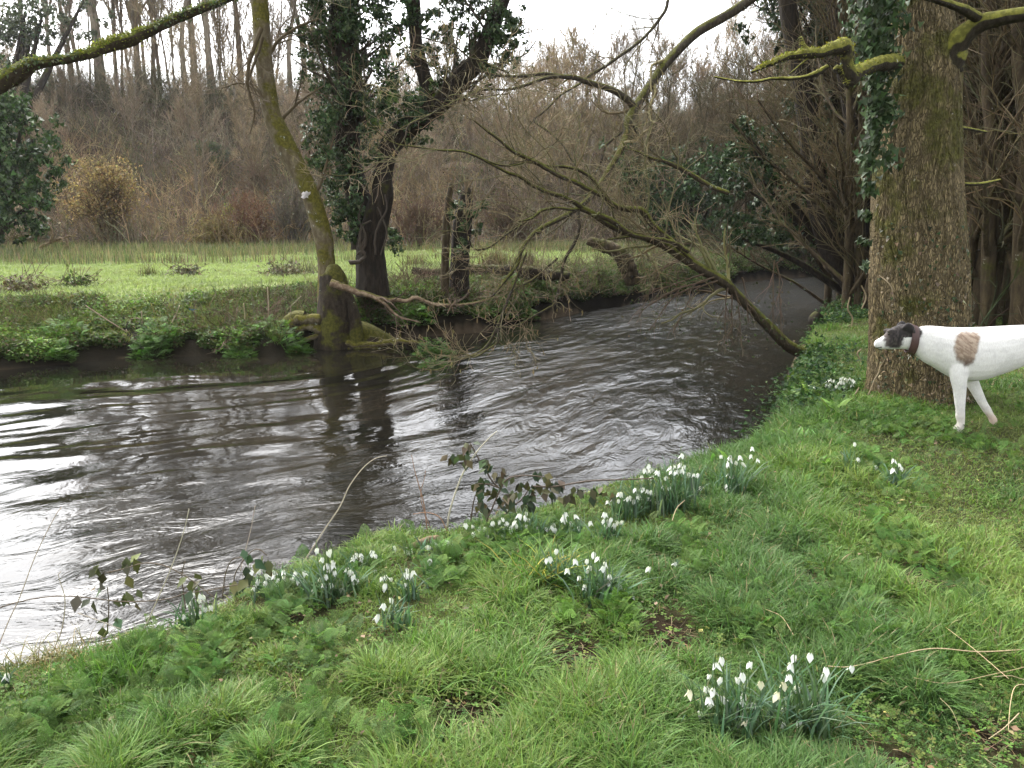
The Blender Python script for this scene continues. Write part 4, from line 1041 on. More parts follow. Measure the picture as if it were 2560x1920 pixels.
evergreen('ivy_bush', 'dense ivy thicket closing off the far bank where the river bends away', 'bush', np.array([9.6, 28.6, h1(9.6, 28.6)]), cloud(1570, 1720, 490, 585, 26, 22) + cloud(1690, 1850, 480, 580, 24, 22), 28.4, .14, [(.035, .06, .022), (.05, .075, .03), (.06, .055, .03)], 170, 8, seed=10)

# ------------------------------------------------------------------ brown scrub covering the hillside, and the dark undergrowth of the woods
r = np.random.default_rng(51)
def brush(mb, r, pos, h0, h1_, cols, rad=.012, spread=.5, kidsn=3, leaf=None):
    n = len(pos); h = r.uniform(h0, h1_, n)
    d = nrm(np.stack([r.normal(0, spread, n), r.normal(0, spread, n), np.ones(n)], -1))
    P = np.empty((n, 5, 3)); P[:, 0] = pos - [0, 0, .1]
    for k in range(1, 5):
        P[:, k] = P[:, k - 1] + d * (h / 4)[:, None]; d = nrm(d + r.normal(0, .25, (n, 3)))
    R = rad * r.uniform(.6, 1.4, n)[:, None] * np.linspace(1, .4, 5)
    c = mixcol(r, cols, n, .3); tubes(mb, P, R, 3, c)
    k = kids(r, P, R, kidsn, .2, 1, h0 * .4, h1_ * .5, .3, 1.0, .1, .25, 4, .7, rad * .5)
    tubes(mb, *k, 3, np.repeat(c, kidsn, 0) * 1.1)
    return k[0]
n = 27000
x = r.uniform(-42, 34, n); y = r.uniform(29, 58, n); hb_ = y - hill_y(x)
f = fbm(x * .25, y * .25, 61, 3)
ok = (hb_ > -.4) & (hb_ < 21); x, y, f = x[ok], y[ok], f[ok]
pos = np.stack([x, y, height(x, y)], -1)
mb = MB()
B1 = [(.145, .118, .078), (.195, .162, .105), (.108, .09, .058), (.28, .235, .165)]
B2 = [(.24, .18, .095), (.30, .23, .12), (.17, .125, .07)]
B3 = [(.085, .092, .042), (.12, .115, .055), (.10, .09, .05)]
for sel, cols, a, b in ((f < .46, B1, .7, 1.9), ((f >= .46) & (f < .56), B3, .6, 1.6), (f >= .56, B2, .6, 1.8)):
    kk = brush(mb, r, pos[sel], a, b, cols, .014, .45, 4)
sel = (y - hill_y(x) > 16.5); brush(mb, r, np.repeat(pos[sel], 2, 0) + r.normal(0, .3, (2 * sel.sum(), 3)) * [1, 1, 0], .8, 3.0, B1 + B3, .013, .35, 6)
put(mb, 'hillside_scrub', M_TWIGF, label='leafless brown scrub and bramble covering the hillside', kind='stuff')
# dead leaves and evergreen specks in the scrub
n = 30000; x = r.uniform(-42, 30, n); y = r.uniform(29.5, 56, n); hb_ = y - hill_y(x); ok = (hb_ > -.3) & (hb_ < 20) & (fbm(x * .4, y * .4, 63, 3) > .47); x, y = x[ok], y[ok]; n = len(x)
pos = np.stack([x, y, height(x, y) + r.uniform(.05, 1.3, n)], -1)
mb = MB(); scatter(mb, LEAF, pos, r.uniform(.06, .14, n), rand_rot(r, n), mixcol(r, [(.17, .125, .06), (.10, .085, .04), (.06, .085, .03), (.08, .10, .04), (.13, .10, .055)], n, .3))
put(mb, 'dead_leaves', M_LEAF, label='withered leaves hanging in the hillside scrub', kind='stuff')

# shrubs one can tell apart on the slope
def shrub(label, px, py, w, h, cols, leafc, nst, nleaf, lsz, seed, name='shrub', group=None):
    r = np.random.default_rng(seed)
    f0 = gD(px, py); s = DS / FPX * f0[1]; W, H = w * s / 2, h * s
    t = thing(name, label, 'bush', f0, group)
    n = nst; d = nrm(np.stack([r.normal(0, .55, n), r.normal(0, .4, n), np.ones(n)], -1))
    P = np.empty((n, 7, 3)); P[:, 0] = f0 + np.stack([r.normal(0, W * .15, n), r.normal(0, W * .1, n), np.full(n, -.1)], -1)
    for k in range(1, 7):
        P[:, k] = P[:, k - 1] + d * [W * 1.1 / 6, W * .8 / 6, H / 6] * r.uniform(.7, 1.15, (n, 1)); d = nrm(d + r.normal(0, .25, (n, 3)) + [0, 0, .05])
    R = np.tile(np.linspace(.03, .008, 7), (n, 1))
    k1 = kids(r, P, R, 9, .25, 1, H * .15, H * .35, .3, 1, .1, .2, 5, .6, .008); k2 = kids(r, *k1, 4, .2, 1, H * .06, H * .16, .3, 1, .05, .25, 4, .7, .007)
    mb = MB(); tubes(mb, P, R, 4, cols[0]); tubes(mb, *k1, 3, mixcol(r, cols, len(k1[0]))); tubes(mb, *k2, 3, mixcol(r, cols, len(k2[0])))
    put(mb, 'stems', M_TWIGF, t)
    if nleaf:
        q = k2[0][:, -1]; pp = q[r.integers(0, len(q), nleaf)] + r.normal(0, .10, (nleaf, 3))
        mb = MB(); scatter(mb, LEAF, pp, r.uniform(lsz * .6, lsz * 1.3, nleaf), rand_rot(r, nleaf), mixcol(r, leafc, nleaf, .25)); put(mb, 'leaves', M_LEAF, t)
    return t
TAN = [(.30, .22, .10), (.24, .17, .08), (.36, .27, .13)]
BR = [(.12, .08, .05), (.16, .11, .065)]
shrub('rounded tan shrub on the lower hillside, left of the leaning trunk', 240, 520, 210, 175, BR, TAN, 46, 5200, .10, 1)
shrub('reddish brown shrub on the lower hillside beside the leaning trunk', 545, 528, 150, 120, [(.16, .085, .055), (.20, .12, .07)], [(.17, .10, .055), (.14, .08, .05)], 40, 1500, .08, 2)
shrub('low yellowish shrub near the meadow edge, under the tan shrub', 470, 535, 150, 70, [(.2, .16, .07), (.16, .12, .06)], [(.22, .18, .06), (.18, .13, .06)], 40, 1500, .08, 3)
shrub('grey twiggy shrub on the slope right of the leaning trunk', 640, 530, 140, 130, [(.13, .11, .085), (.10, .085, .065)], [(.1, .1, .06)], 40, 500, .07, 4)
shrub('small lime green shrub on the slope just left of the leaning trunk', 498, 475, 26, 38, [(.16, .15, .04)], [(.28, .30, .06), (.22, .25, .05)], 8, 300, .11, 5)
shrub('brown twiggy thicket seen between the ivy tree and the ivy stump', 905, 530, 160, 120, [(.13, .08, .055), (.11, .075, .05)], [(.12, .08, .045)], 44, 900, .07, 6)
shrub('wide brown thicket right of the ivy stump beyond the meadow', 1120, 530, 210, 130, [(.12, .08, .055), (.10, .07, .045)], [(.10, .075, .04)], 50, 900, .07, 7)
shrub('olive brown bush at the foot of the hill, far left under the evergreen', 60, 540, 160, 60, [(.11, .085, .05)], [(.10, .09, .04), (.12, .09, .05)], 30, 900, .08, 8)
shrub('grey green bush high on the slope behind the leaning trunk', 455, 360, 90, 60, [(.11, .12, .08), (.09, .1, .065)], [(.09, .11, .06)], 26, 900, .09, 9)
shrub('pale fawn thicket on the slope above the reddish shrub', 560, 430, 120, 90, [(.17, .12, .08), (.2, .15, .1)], [(.17, .12, .07)], 30, 700, .07, 10)
# bleached fallen branches at the left foot of the hill
for pts in [[(70, 540), (105, 525), (125, 515), (135, 470)], [(90, 545), (120, 522), (150, 540), (160, 545)], [(0, 505), (30, 512), (60, 520)]]:
    pass
P, R = stackK([limb(D, p, 27.5, [5, 4, 4, 2], 20, .4) for p in [[(66, 545), (90, 532), (118, 520), (165, 505)], [(110, 522), (112, 500), (100, 478), (88, 455)], [(118, 520), (140, 515), (148, 535), (158, 545)], [(60, 548), (85, 540), (100, 530), (128, 512)]]])
k = kids(r, P, R, 5, .3, 1, .3, .8, .5, 1.1, 0, .2, 5, .6, .01)
mb = MB(); tubes(mb, P, R * 1.5, 6, ONE, cap=True); tubes(mb, *k, 4, ONE)
put(mb, 'fallen_branch', M_BARK_BARE, None, loc=P[0, 0], label='bleached forked fallen branch at the foot of the hill, far left', cat='branch')

# woodland undergrowth on the near bank at the right and beyond the bend
n = 9000; x = r.uniform(5, 34, n); y = r.uniform(8, 46, n)
dn = sdist(x, y, NEAR); ok = (dn < -.6) & (x > 4.6 + .12 * y) ; x, y = x[ok], y[ok]
n = 5000; x2 = r.uniform(6.5, 30, n); y2 = r.uniform(22, 50, n); ok = (sdist(x2, y2, FAR) > .2) & (y2 - hill_y(x2) < 1); x = np.concatenate([x, x2[ok]]); y = np.concatenate([y, y2[ok]])
mb = MB(); brush(mb, r, np.stack([x, y, height(x, y)], -1), .5, 1.7, [(.06, .05, .026), (.085, .065, .035), (.045, .05, .02), (.055, .07, .025)], .010, .6, 4)
put(mb, 'undergrowth', M_TWIG, label='tangled dark undergrowth between the woodland stems', kind='stuff')

# ------------------------------------------------------------------ meadow grass, rushes and far bank plants
r = np.random.default_rng(52)
n = 230000
x = r.uniform(-17, 9, n); y = 11 + 20 * r.beta(1.0, 1.5, n)
df = sdist(x, y, FAR); hb_ = y - hill_y(x)
ok = (df > 1.0 + .8 * (fbm(x, y, 71, 3) - .5) - .7 * sstep(-3.5, -2, x)) & (hb_ < .8) & (np.abs(x) < y * .72 + 1); x, y, df = x[ok], y[ok], df[ok]
n = len(x); f = fbm(x * .5, y * .5, 72, 3); g = fbm(x * 2.2, y * 2.2, 73, 3)
col = np.array([.25, .315, .12]) * (1 + .5 * (f - .5) + .5 * (g - .5))[:, None] * (1 + r.normal(0, .14, (n, 1)))  # meadow blades coloured paler to carry the brighter open-sky light
col = lerp(col, np.array([.17, .17, .07]), (sstep(.52, .72, g) * .6)[:, None])
mb = MB(); grass(mb, r, np.stack([x, y, height(x, y)], -1), r.uniform(.03, .09, n) * (1 + .9 * g), .010 + .0004 * y, r.uniform(.3, .9, n), col)
put(mb, 'meadow_grass', M_GRASS, label='bright short grass of the meadow across the river', kind='stuff')
n = 30000; x = r.uniform(-24, 6, n); y = r.uniform(21.5, 31.5, n)
f = fbm(x * .35, y * .8, 75, 3) + .30 * sstep(24.5, 29, y) + .12 * sstep(-6, -14, x) - .08 * sstep(-6, -1, x)
ok = (f > .68) & (y - hill_y(x) < .6) & (sdist(x, y, FAR) > 2.5); x, y = x[ok], y[ok]; n = len(x)
mb = MB(); grass(mb, r, np.stack([x, y, height(x, y)], -1), r.uniform(.18, .5, n), np.full(n, .018), r.uniform(.05, .4, n), mixcol(r, [(.13, .14, .065), (.18, .165, .09), (.22, .19, .12), (.09, .12, .05)], n))
put(mb, 'rushes', M_GRASS, label='dull tan and green rushes along the far edge of the meadow', kind='stuff')

def tuft(label, px, py, h, n, cols, name='rush_tuft', cat='rush tuft', rad=.12, group=None, wd=.012, lean=(.1, .7), seed=0, p0=None):
    r = np.random.default_rng(seed + int(px)); p0 = gD(px, py) if p0 is None else p0
    q = p0 + np.stack([r.normal(0, rad, n), r.normal(0, rad * .8, n), np.zeros(n)], -1); q[:, 2] = height(q[:, 0], q[:, 1]) - .02
    mb = MB(); grass(mb, r, q, r.uniform(h * .5, h, n), np.full(n, wd), r.uniform(*lean, n), mixcol(r, cols, n, .2))
    return put(mb, name, M_GRASS, None, loc=p0, label=label, cat=cat, group=group)
RU = [(.10, .10, .035), (.14, .12, .06), (.08, .09, .03)]
tuft('spiky rush tuft standing alone in the bright meadow', 320, 598, .42, 90, RU, rad=.10)
tuft('grey green rush tuft beside the foot of the leaning trunk', 652, 592, .45, 220, [(.11, .12, .06), (.13, .13, .075)], rad=.3)
tuft('brown rush tuft in the meadow left of the ivy stump', 905, 575, .5, 160, RU, rad=.2)
tuft('brown rush clump behind the fallen log, right of the ivy stump', 1070, 580, .75, 260, [(.10, .085, .04), (.13, .1, .05)], rad=.2)
tuft('smaller rush clump right of the ivy stump', 1130, 575, .6, 180, [(.10, .085, .04), (.09, .09, .035)], rad=.2)

def litter_heap(label, px, py, w, n, cols, seed, tw=40):
    r = np.random.default_rng(seed); p0 = gD(px, py); s = DS / FPX * p0[1]; W = w * s / 2
    q = p0 + np.stack([r.normal(0, W * .5, n), r.normal(0, W * .35, n), np.abs(r.normal(0, W * .28, n))], -1)
    t = thing('brush_heap', label, 'brush heap', p0)
    mb = MB(); scatter(mb, LEAF, q, r.uniform(.04, .1, n), rand_rot(r, n), mixcol(r, cols, n, .3)); put(mb, 'leaves', M_LEAF, t)
    a = q[r.integers(0, n, tw)]; mb = MB(); d = nrm(r.normal(size=(tw, 3)) + [0, 0, .2]); P = np.stack([a, a + d * .2, a + d * .42 + r.normal(0, .04, (tw, 3))], 1)
    tubes(mb, P, np.full((tw, 3), .006), 3, (.12, .085, .055)); put(mb, 'sticks', M_TWIG, t)
HB = [(.10, .085, .05), (.14, .12, .085), (.07, .08, .035), (.2, .19, .15)]
litter_heap('small heap of dead bramble in the middle of the meadow', 405, 597, 70, 420, HB, 1)
litter_heap('longer heap of dead bramble in the meadow near the leaning trunk', 615, 597, 90, 520, HB, 2)
litter_heap('brown heap of dead plants at the left edge of the meadow', 45, 632, 120, 500, [(.10, .08, .045), (.07, .08, .03), (.16, .14, .10)], 3)
litter_heap('low dark green bramble clump in the meadow at left', 165, 622, 80, 400, [(.05, .075, .025), (.07, .09, .03)], 4)

# plants and dead stalks clothing the far bank
def band(r, n, x0, x1, d0, d1):
    x = r.uniform(x0, x1, n); e = .05
    y = np.interp(x, FAR[:, 0], FAR[:, 1]); sl = (np.interp(x + e, FAR[:, 0], FAR[:, 1]) - y) / e
    d = r.uniform(d0, d1, n); L = np.sqrt(1 + sl * sl)
    return x - d * sl / L, y + d / L
r = np.random.default_rng(53)
n = 170000; x, y = band(r, n, -11, 8, .05, 3.4); xb, yb = band(r, 60000, -2.6, 9, .03, 1.0); xc, yc = band(r, 70000, -9.5, -2.4, .02, 1.1); xd, yd = band(r, 40000, 8, 22, .03, 2.4); xb = np.concatenate([xb, xc, xd]); yb = np.concatenate([yb, yc, yd]); x = np.concatenate([x, xb]); y = np.concatenate([y, yb]); df = sdist(x, y, FAR)
k = sstep(-3.8, -2.6, x)
lim = lerp(2.5, 1.6, k)
f = fbm(x * 1.6, y * 1.6, 81, 3)
ok = (df > .02 + .25 * (1 - f)) & (df < lim) & ((f > .30) | (df > lim - .6)); x, y, f = x[ok], y[ok], f[ok]; df = df[ok]; n = len(x)
z = height(x, y) + r.uniform(.01, .13, n)
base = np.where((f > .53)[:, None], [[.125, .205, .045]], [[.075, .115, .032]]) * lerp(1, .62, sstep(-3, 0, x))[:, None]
col = base * (1 + r.normal(0, .25, (n, 1))) * (1 + r.normal(0, .1, (n, 3)))
col[r.random(n) < .12] = [.11, .08, .045]
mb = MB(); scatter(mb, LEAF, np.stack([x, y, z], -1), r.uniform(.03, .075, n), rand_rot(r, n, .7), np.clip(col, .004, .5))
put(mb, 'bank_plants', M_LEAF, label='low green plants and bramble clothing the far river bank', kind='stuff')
n = 80000; x, y = band(r, n, -11, 7, .3, 3.3); df = sdist(x, y, FAR); k = sstep(-3.8, -2.6, x); lim = lerp(2.5, 1.5, k)
ok = (df > .12) & (df < lim) & (fbm(x * 1.2, y * 1.2, 83, 3) > .36); x, y, df, lim = x[ok], y[ok], df[ok], lim[ok]; n = len(x)
cols = mixcol(r, [(.12, .17, .045), (.09, .12, .036), (.17, .155, .075), (.15, .20, .05)], n, .25)
mb = MB(); grass(mb, r, np.stack([x, y, height(x, y)], -1), r.uniform(.08, .28, n), np.full(n, .009), r.uniform(.5, 1.3, n), cols, bend=np.pi * 1.5 + r.normal(0, .9, n))
put(mb, 'bank_grass', M_GRASS, label='rough trailing grass hanging over the far bank', kind='stuff')
# tangled dead brush on the bank around the trees
n = 5200; x, y = band(r, n, -4.6, 18, .15, 2.1); df = sdist(x, y, FAR)
ok = (df > .25) & (df < 2.1) & (fbm(x * .8, y * .8, 85, 2) > .36); x, y = x[ok], y[ok]
mb = MB(); brush(mb, r, np.stack([x, y, height(x, y)], -1), .25, .85, [(.10, .07, .045), (.075, .055, .035), (.14, .105, .07)], .006, 1.0, 4)
n = 900; x, y = band(r, n, -8.2, -3.5, .6, 2.6); df = sdist(x, y, FAR); ok = (df > .9) & (df < 2.6) & (fbm(x * 1.1, y, 86, 2) > .45); x, y = x[ok], y[ok]
brush(mb, r, np.stack([x, y, height(x, y)], -1), .2, .6, [(.14, .105, .06), (.1, .075, .045)], .005, .9, 2)
put(mb, 'dead_brush', M_TWIG, label='tangle of dead brown brush on the far bank', kind='stuff')
SK = [([(238, 762), (246, 735), (262, 705), (282, 690), (300, 688), (315, 700)], 'arched pale dead stalk on the far bank, lower left'), ([(300, 752), (284, 730), (272, 712)], 'short pale stick crossing the arched stalk on the far bank'), ([(306, 672), (307, 700)], 'upright pale stub on the far bank above the arched stalk'), ([(388, 660), (375, 690), (362, 712)], 'slanting pale stalk on the far bank left of the blue scrap'), ([(526, 655), (529, 680), (528, 708)], 'upright pale stalk on the far bank right of the blue scrap'), ([(578, 620), (580, 660), (579, 705)], 'tallest thin pale stalk standing on the far bank'), ([(650, 640), (625, 665), (608, 682)], 'thin stalk leaning right on the far bank near the mossy stool'), ([(185, 660), (230, 690), (275, 718)], 'long thin dark stem slanting down the far bank at left')]
for pts, lab in SK:
    Yg = gD(*pts[-1])[1] - .12; P, R = limb(D, pts, Yg, [2.2, 2.8, 2.6], 14); mb = MB(); tubes(mb, P[None], np.maximum(R[None] * DS, .006), 5, vary(r, (.33, .27, .18), 1, .15, .04), cap=True)
    put(mb, 'dead_stalk', M_DRY, None, loc=P[-1], label=lab, cat='stalk')
# green clumps: on the bank and in the water
def leaf_clump(name, label, cat, px, py, w, h, n, size, cols, seed, tm=FROND, p0=None, Yoff=0, group=None, mat=None, tilt=.9):
    r = np.random.default_rng(seed); p0 = gD(px, py) if p0 is None else p0; s = DS / FPX * p0[1]; W, H = w * s / 2, h * s
    a = r.uniform(0, 2 * np.pi, n); q = np.sqrt(r.random(n))
    pos = p0 + np.stack([np.cos(a) * q * W, np.sin(a) * q * W * .8, np.zeros(n)], -1)
    gz = height(pos[:, 0], pos[:, 1]); pos[:, 2] = np.maximum(gz, p0[2] - .02) + H * (1 - q ** 2) * r.uniform(.2, 1, n)
    t = thing(name, label, cat, p0, group)
    yv = nrm(np.stack([np.cos(a), np.sin(a), np.full(n, .25) + r.normal(0, .3, n)], -1)); zv = np.array([0, 0, 1.]) + r.normal(0, .3, (n, 3)); zv = nrm(zv - yv * (zv * yv).sum(-1, keepdims=True)); xv = np.cross(yv, zv)
    mb = MB(); scatter(mb, tm, pos, r.uniform(size * .6, size * 1.25, n), np.stack([xv, yv, zv], -1), mixcol(r, cols, n, .2)); put(mb, 'leaves', mat or M_LEAF, t)
    L = np.stack([lerp(p0 + np.array([0, 0, -.05]), pos, k) + [[0, 0, 0]] * 1 for k in (0, .5, 1.)], 1)[:: max(1, n // 40)]
    mb = MB(); tubes(mb, L, np.full(L.shape[:2], .003), 3, (.06, .09, .03)); put(mb, 'stalks', M_LEAF, t)
    return t
FG = [(.075, .16, .026), (.10, .195, .034), (.055, .115, .022)]
for px, py, w, h, lab in [(325, 780, 70, 50, 'bright leafy plant at the far water line, right of centre of the left bank'), (345, 745, 80, 46, 'leafy plant higher on the left part of the far bank'), (140, 735, 90, 50, 'spreading leafy plant on the far bank at left'), (130, 775, 40, 30, 'small leafy plant low on the far bank at left'), (600, 745, 110, 56, 'leafy plant on the far bank left of the stool roots'), (520, 775, 50, 20, 'flat leafy plant at the far water line near the roots'), (648, 768, 40, 24, 'small leafy tuft at the water line under the roots'), (1110, 640, 60, 40, 'fern on the steep far bank right of the ivy stump'), (1130, 690, 50, 34, 'green plant low on the far bank under the drooping limb'), (905, 700, 50, 30, 'green plant on the far bank under the dead branch')]:
    leaf_clump('bank_plant', lab, 'plant', px, py, w, h, 170, .13, FG, int(px))
wp = at_z(*D(938, 768), WATER); leaf_clump('water_plant', 'larger bright green leafy clump standing in the river shallows', 'plant', 0, 0, 84, 44, 260, .10, [(.07, .16, .016), (.09, .19, .025), (.05, .11, .012)], 77, p0=wp)
wp = at_z(*D(940, 792), WATER); leaf_clump('water_plant', 'smaller green leafy clump in the river, nearer of the pair', 'plant', 0, 0, 52, 20, 120, .09, [(.06, .13, .016), (.075, .16, .02)], 78, p0=wp)
# fallen log on the meadow edge, litter and leaf
P, R = limb(D, [(890, 572), (940, 578), (1000, 570), (1080, 572), (1150, 578), (1230, 585)], 17.2, [14, 16, 18, 22, 24, 16], 50, .1); P[:, 2] -= .12
mb = MB(); lumpy_trunk(mb, P, R * 1.25, 16, 91, .2, .01); put(mb, 'fallen_log', M_BARK_DARK, None, loc=P[0], label='dark fallen log lying along the far bank behind the ivy stump', cat='log')
P, R = limb(D, [(1370, 615), (1355, 575), (1335, 545), (1300, 530), (1270, 520)], 19.2, [36, 40, 34, 30, 20], 40, .05)
mb = MB(); lumpy_trunk(mb, P, R, 16, 92, .15, .01); put(mb, 'bent_trunk', M_BARK_STEM, None, loc=P[0], label='short bent trunk hooking left at the end of the far bank', cat='dead trunk')
q = gD(421, 680) + [0, -.1, .06]
mb = MB(); v = q + r.normal(0, 1, (5, 5, 3)) * [0, .03, .02]; gxx, gzz = np.meshgrid(np.linspace(-.07, .07, 5), np.linspace(-.06, .06, 5)); v[..., 0] += gxx + .4 * gzz; v[..., 2] += gzz
i5 = np.arange(25).reshape(5, 5); mb.add(v, [np.stack([i5[:-1, :-1], i5[:-1, 1:], i5[1:, 1:], i5[1:, :-1]], -1).reshape(-1, 4)], (.05, .16, .32)); put(mb, 'blue_scrap', M_DRY, None, loc=q, label='crumpled scrap of blue plastic caught on the far bank', cat='litter')
q = gD(652, 765) + [0, -.05, .03]
mb = MB(); scatter(mb, LEAF, q[None], np.array([.2]), rand_rot(r, 1, .3), np.array([[.42, .24, .08]])); put(mb, 'dead_leaf', M_DRY, None, loc=q, label='single orange leaf lying at the far water line', cat='leaf')
# roots and driftwood under the mossy stool
ro = [limb(D, p, 12.9, np.array(w), 24, .15) for p, w in [([(700, 720), (660, 735), (620, 760), (575, 775)], [16, 12, 9, 5]), ([(720, 740), (690, 755), (650, 762), (610, 765)], [14, 12, 8, 5]), ([(740, 740), (800, 745), (860, 738), (920, 742)], [16, 14, 12, 6]), ([(730, 745), (760, 755), (800, 750), (830, 758)], [12, 10, 8, 5]), ([(690, 690), (650, 690), (625, 700), (620, 725)], [26, 24, 18, 8]), ([(700, 715), (670, 705), (640, 712)], [26, 22, 14])]]
P, R = stackK(ro); k = kids(r, P, R, 10, .3, 1, .15, .5, .5, 1.3, 0, .3, 5, .3, .004)
mb = MB(); limbs_to(mb, ro, 9); tubes(mb, *k, 3, ONE); put(mb, 'roots', M_BARK_LEAN, lean)
for px, py, s in [(572, 778, 10), (550, 770, 8), (780, 745, 12), (835, 752, 10)]: pass
# stump and stone at the near water's edge
P, R = limb(D, [(1766, 728), (1764, 705), (1760, 690), (1768, 676)], 12.2, [44, 40, 34, 22], 30)
mb = MB(); lumpy_trunk(mb, P, R, 20, 95, .35, .01); put(mb, 'dead_stump', M_BARK_DARK, None, loc=P[0], label='knobbly black stump at the near water edge left of the thick trunk', cat='tree stump')
q = at_z(*D(1735, 808), WATER)
mb = MB(); th = np.linspace(0, 2 * np.pi, 18, endpoint=False); ph = np.linspace(-.5, 1.5, 9); tt, pp = np.meshgrid(th, ph); rr = .16 * (1 + .5 * (fbm(np.cos(tt) * 1.5 + 3, np.sin(tt) * 1.5 + pp, 3) - .5))
V = np.stack([np.cos(tt) * np.cos(pp) * rr * 1.4, np.sin(tt) * np.cos(pp) * rr, np.sin(pp) * rr * .7], -1) + q; i9 = np.arange(9 * 18).reshape(9, 18); nx9 = np.roll(i9, -1, 1)
mb.add(V, [np.stack([i9[:-1], nx9[:-1], nx9[1:], i9[1:]], -1).reshape(-1, 4)], ONE); put(mb, 'wet_rock', M_BARK_DARK, None, loc=q, label='small black wet rock in the water at the near bank', cat='rock')

# ------------------------------------------------------------------ the dog
Yd = 5.76
r = np.random.default_rng(61)
QT = lambda tx, ty: (2100 + tx / 4.609, 740 + ty / 4.609)
def dpt(tx, ty, Y=Yd): return at(*QT(tx, ty), Y)
def loft(mb, rings, n=22):
    """rings: centre, half-axis a, half-axis b, squareness; closed ends"""
    K = len(rings); th = np.arange(n) / n * 2 * np.pi
    V = []
    for c, a, b in rings: V.append(c + np.cos(th)[:, None] * a + np.sin(th)[:, None] * b)
    V = np.concatenate(V + [[rings[0][0]], [rings[-1][0]]])
    idx = np.arange(K * n).reshape(K, n); nx_ = np.roll(idx, -1, 1)
    q = np.stack([idx[:-1], nx_[:-1], nx_[1:], idx[1:]], -1).reshape(-1, 4)
    t0 = np.stack([nx_[0], idx[0], np.full(n, K * n)], -1); t1 = np.stack([idx[-1], nx_[-1], np.full(n, K * n + 1)], -1)
    mb.add(V, [q, t0, t1], ONE)
def dense(rows, K):
    return spline(rows, K)
def vsec(rows, Y, K=40, vertical=True):
    """rows: (tile x, top, bottom, half width m)"""
    out = []
    R_ = []
    for x, t, b, hw in rows:
        p, q = dpt(x, t, Y), dpt(x, b, Y); R_.append([*((p + q) / 2), (p[2] - q[2]) / 2, hw])
    for s in dense(R_, K): out.append((s[:3], np.array([0, s[4], 0]), np.array([0, 0, s[3]])))
    return out
def leg(rows, Y0, K=30):
    """rows: (tile x, tile y, width px, side thickness m, dY)"""
    R_ = []
    for x, y, w, th, dy in rows:
        p = dpt(x, y, Yd); R_.append([p[0], Y0 + dy, p[2], w * .94 / 4.609 / FPX * Yd / 2, th * .94])
    S = dense(R_, K); Tn = nrm(np.gradient(S[:, :3], axis=0)); out = []
    for s, t in zip(S, Tn):
        a = nrm(np.cross(t, [0, 1, 0])); out.append((s[:3], a * s[3], np.array([0, s[4], 0])))
    return out
mb = MB()
loft(mb, vsec([(835, 352, 628, .050), (870, 342, 655, .056), (930, 328, 700, .066), (1000, 320, 748, .078), (1100, 326, 800, .094), (1200, 335, 862, .108), (1300, 338, 915, .118), (1400, 340, 944, .123), (1500, 338, 956, .126), (1600, 335, 955, .128), (1720, 329, 935, .128), (1850, 322, 892, .126), (2000, 315, 838, .120), (2150, 310, 785, .112), (2300, 314, 735, .104), (2450, 326, 705, .098), (2600, 348, 720, .100), (2730, 380, 750, .098), (2840, 430, 740, .080), (2910, 500, 690, .045)], Yd, 70))
loft(mb, vsec([(396, 506, 552, .010), (410, 488, 572, .017), (440, 470, 586, .021), (480, 446, 592, .024), (520, 408, 594, .028), (560, 362, 594, .037), (600, 338, 594, .044), (650, 318, 592, .050), (700, 304, 588, .053), (750, 300, 592, .053), (800, 318, 606, .051), (850, 345, 632, .051)], Yd, 44))
for s in (-1, 1):   # folded-back ears
    R_ = []
    for x, y, a, b in [(690, 330, 20, .010), (720, 312, 36, .014), (760, 322, 44, .014), (800, 352, 36, .012), (828, 392, 16, .007)]:
        p = dpt(x, y, Yd); R_.append([p[0], Yd + s * (.046 + .004 * (x - 690) / 60), p[2], a / 4.609 / FPX * Yd, b])
    loft(mb, [(q[:3], np.array([q[3] * .3, 0, q[3]]), np.array([0, q[4], 0])) for q in dense(R_, 16)], 14)
# brow ridge
for s in (-1, 1):
    p = dpt(545, 378); mb2 = [(np.array([p[0] + dx, Yd + s * .026, p[2] + .25 * dx]), np.array([0, .012 * k, 0]), np.array([0, 0, .013 * k])) for dx, k in [(-.018, .3), (-.008, .8), (.004, 1), (.018, .8), (.034, .3)]]
    loft(mb, mb2, 12)
near = Yd - .075; far = Yd + .085
loft(mb, leg([(1330, 560, 250, .030, .02), (1320, 690, 250, .040, .005), (1312, 800, 245, .045, 0), (1308, 880, 222, .046, 0), (1312, 960, 185, .042, 0), (1318, 1040, 160, .034, 0), (1320, 1120, 146, .029, 0), (1322, 1200, 130, .025, 0), (1326, 1270, 112, .024, 0), (1324, 1325, 118, .026, 0), (1332, 1400, 96, .021, 0), (1322, 1450, 112, .027, 0), (1300, 1485, 140, .032, 0), (1284, 1506, 128, .030, 0), (1276, 1518, 90, .024, 0)], near))
loft(mb, leg([(1500, 800, 240, .040, 0), (1560, 920, 200, .042, 0), (1600, 1000, 165, .036, 0), (1650, 1100, 138, .030, 0), (1700, 1200, 118, .026, 0), (1745, 1280, 104, .025, 0), (1775, 1325, 104, .026, 0), (1818, 1395, 84, .021, 0), (1840, 1430, 100, .026, 0), (1846, 1470, 96, .028, 0), (1838, 1496, 76, .024, 0)], far))
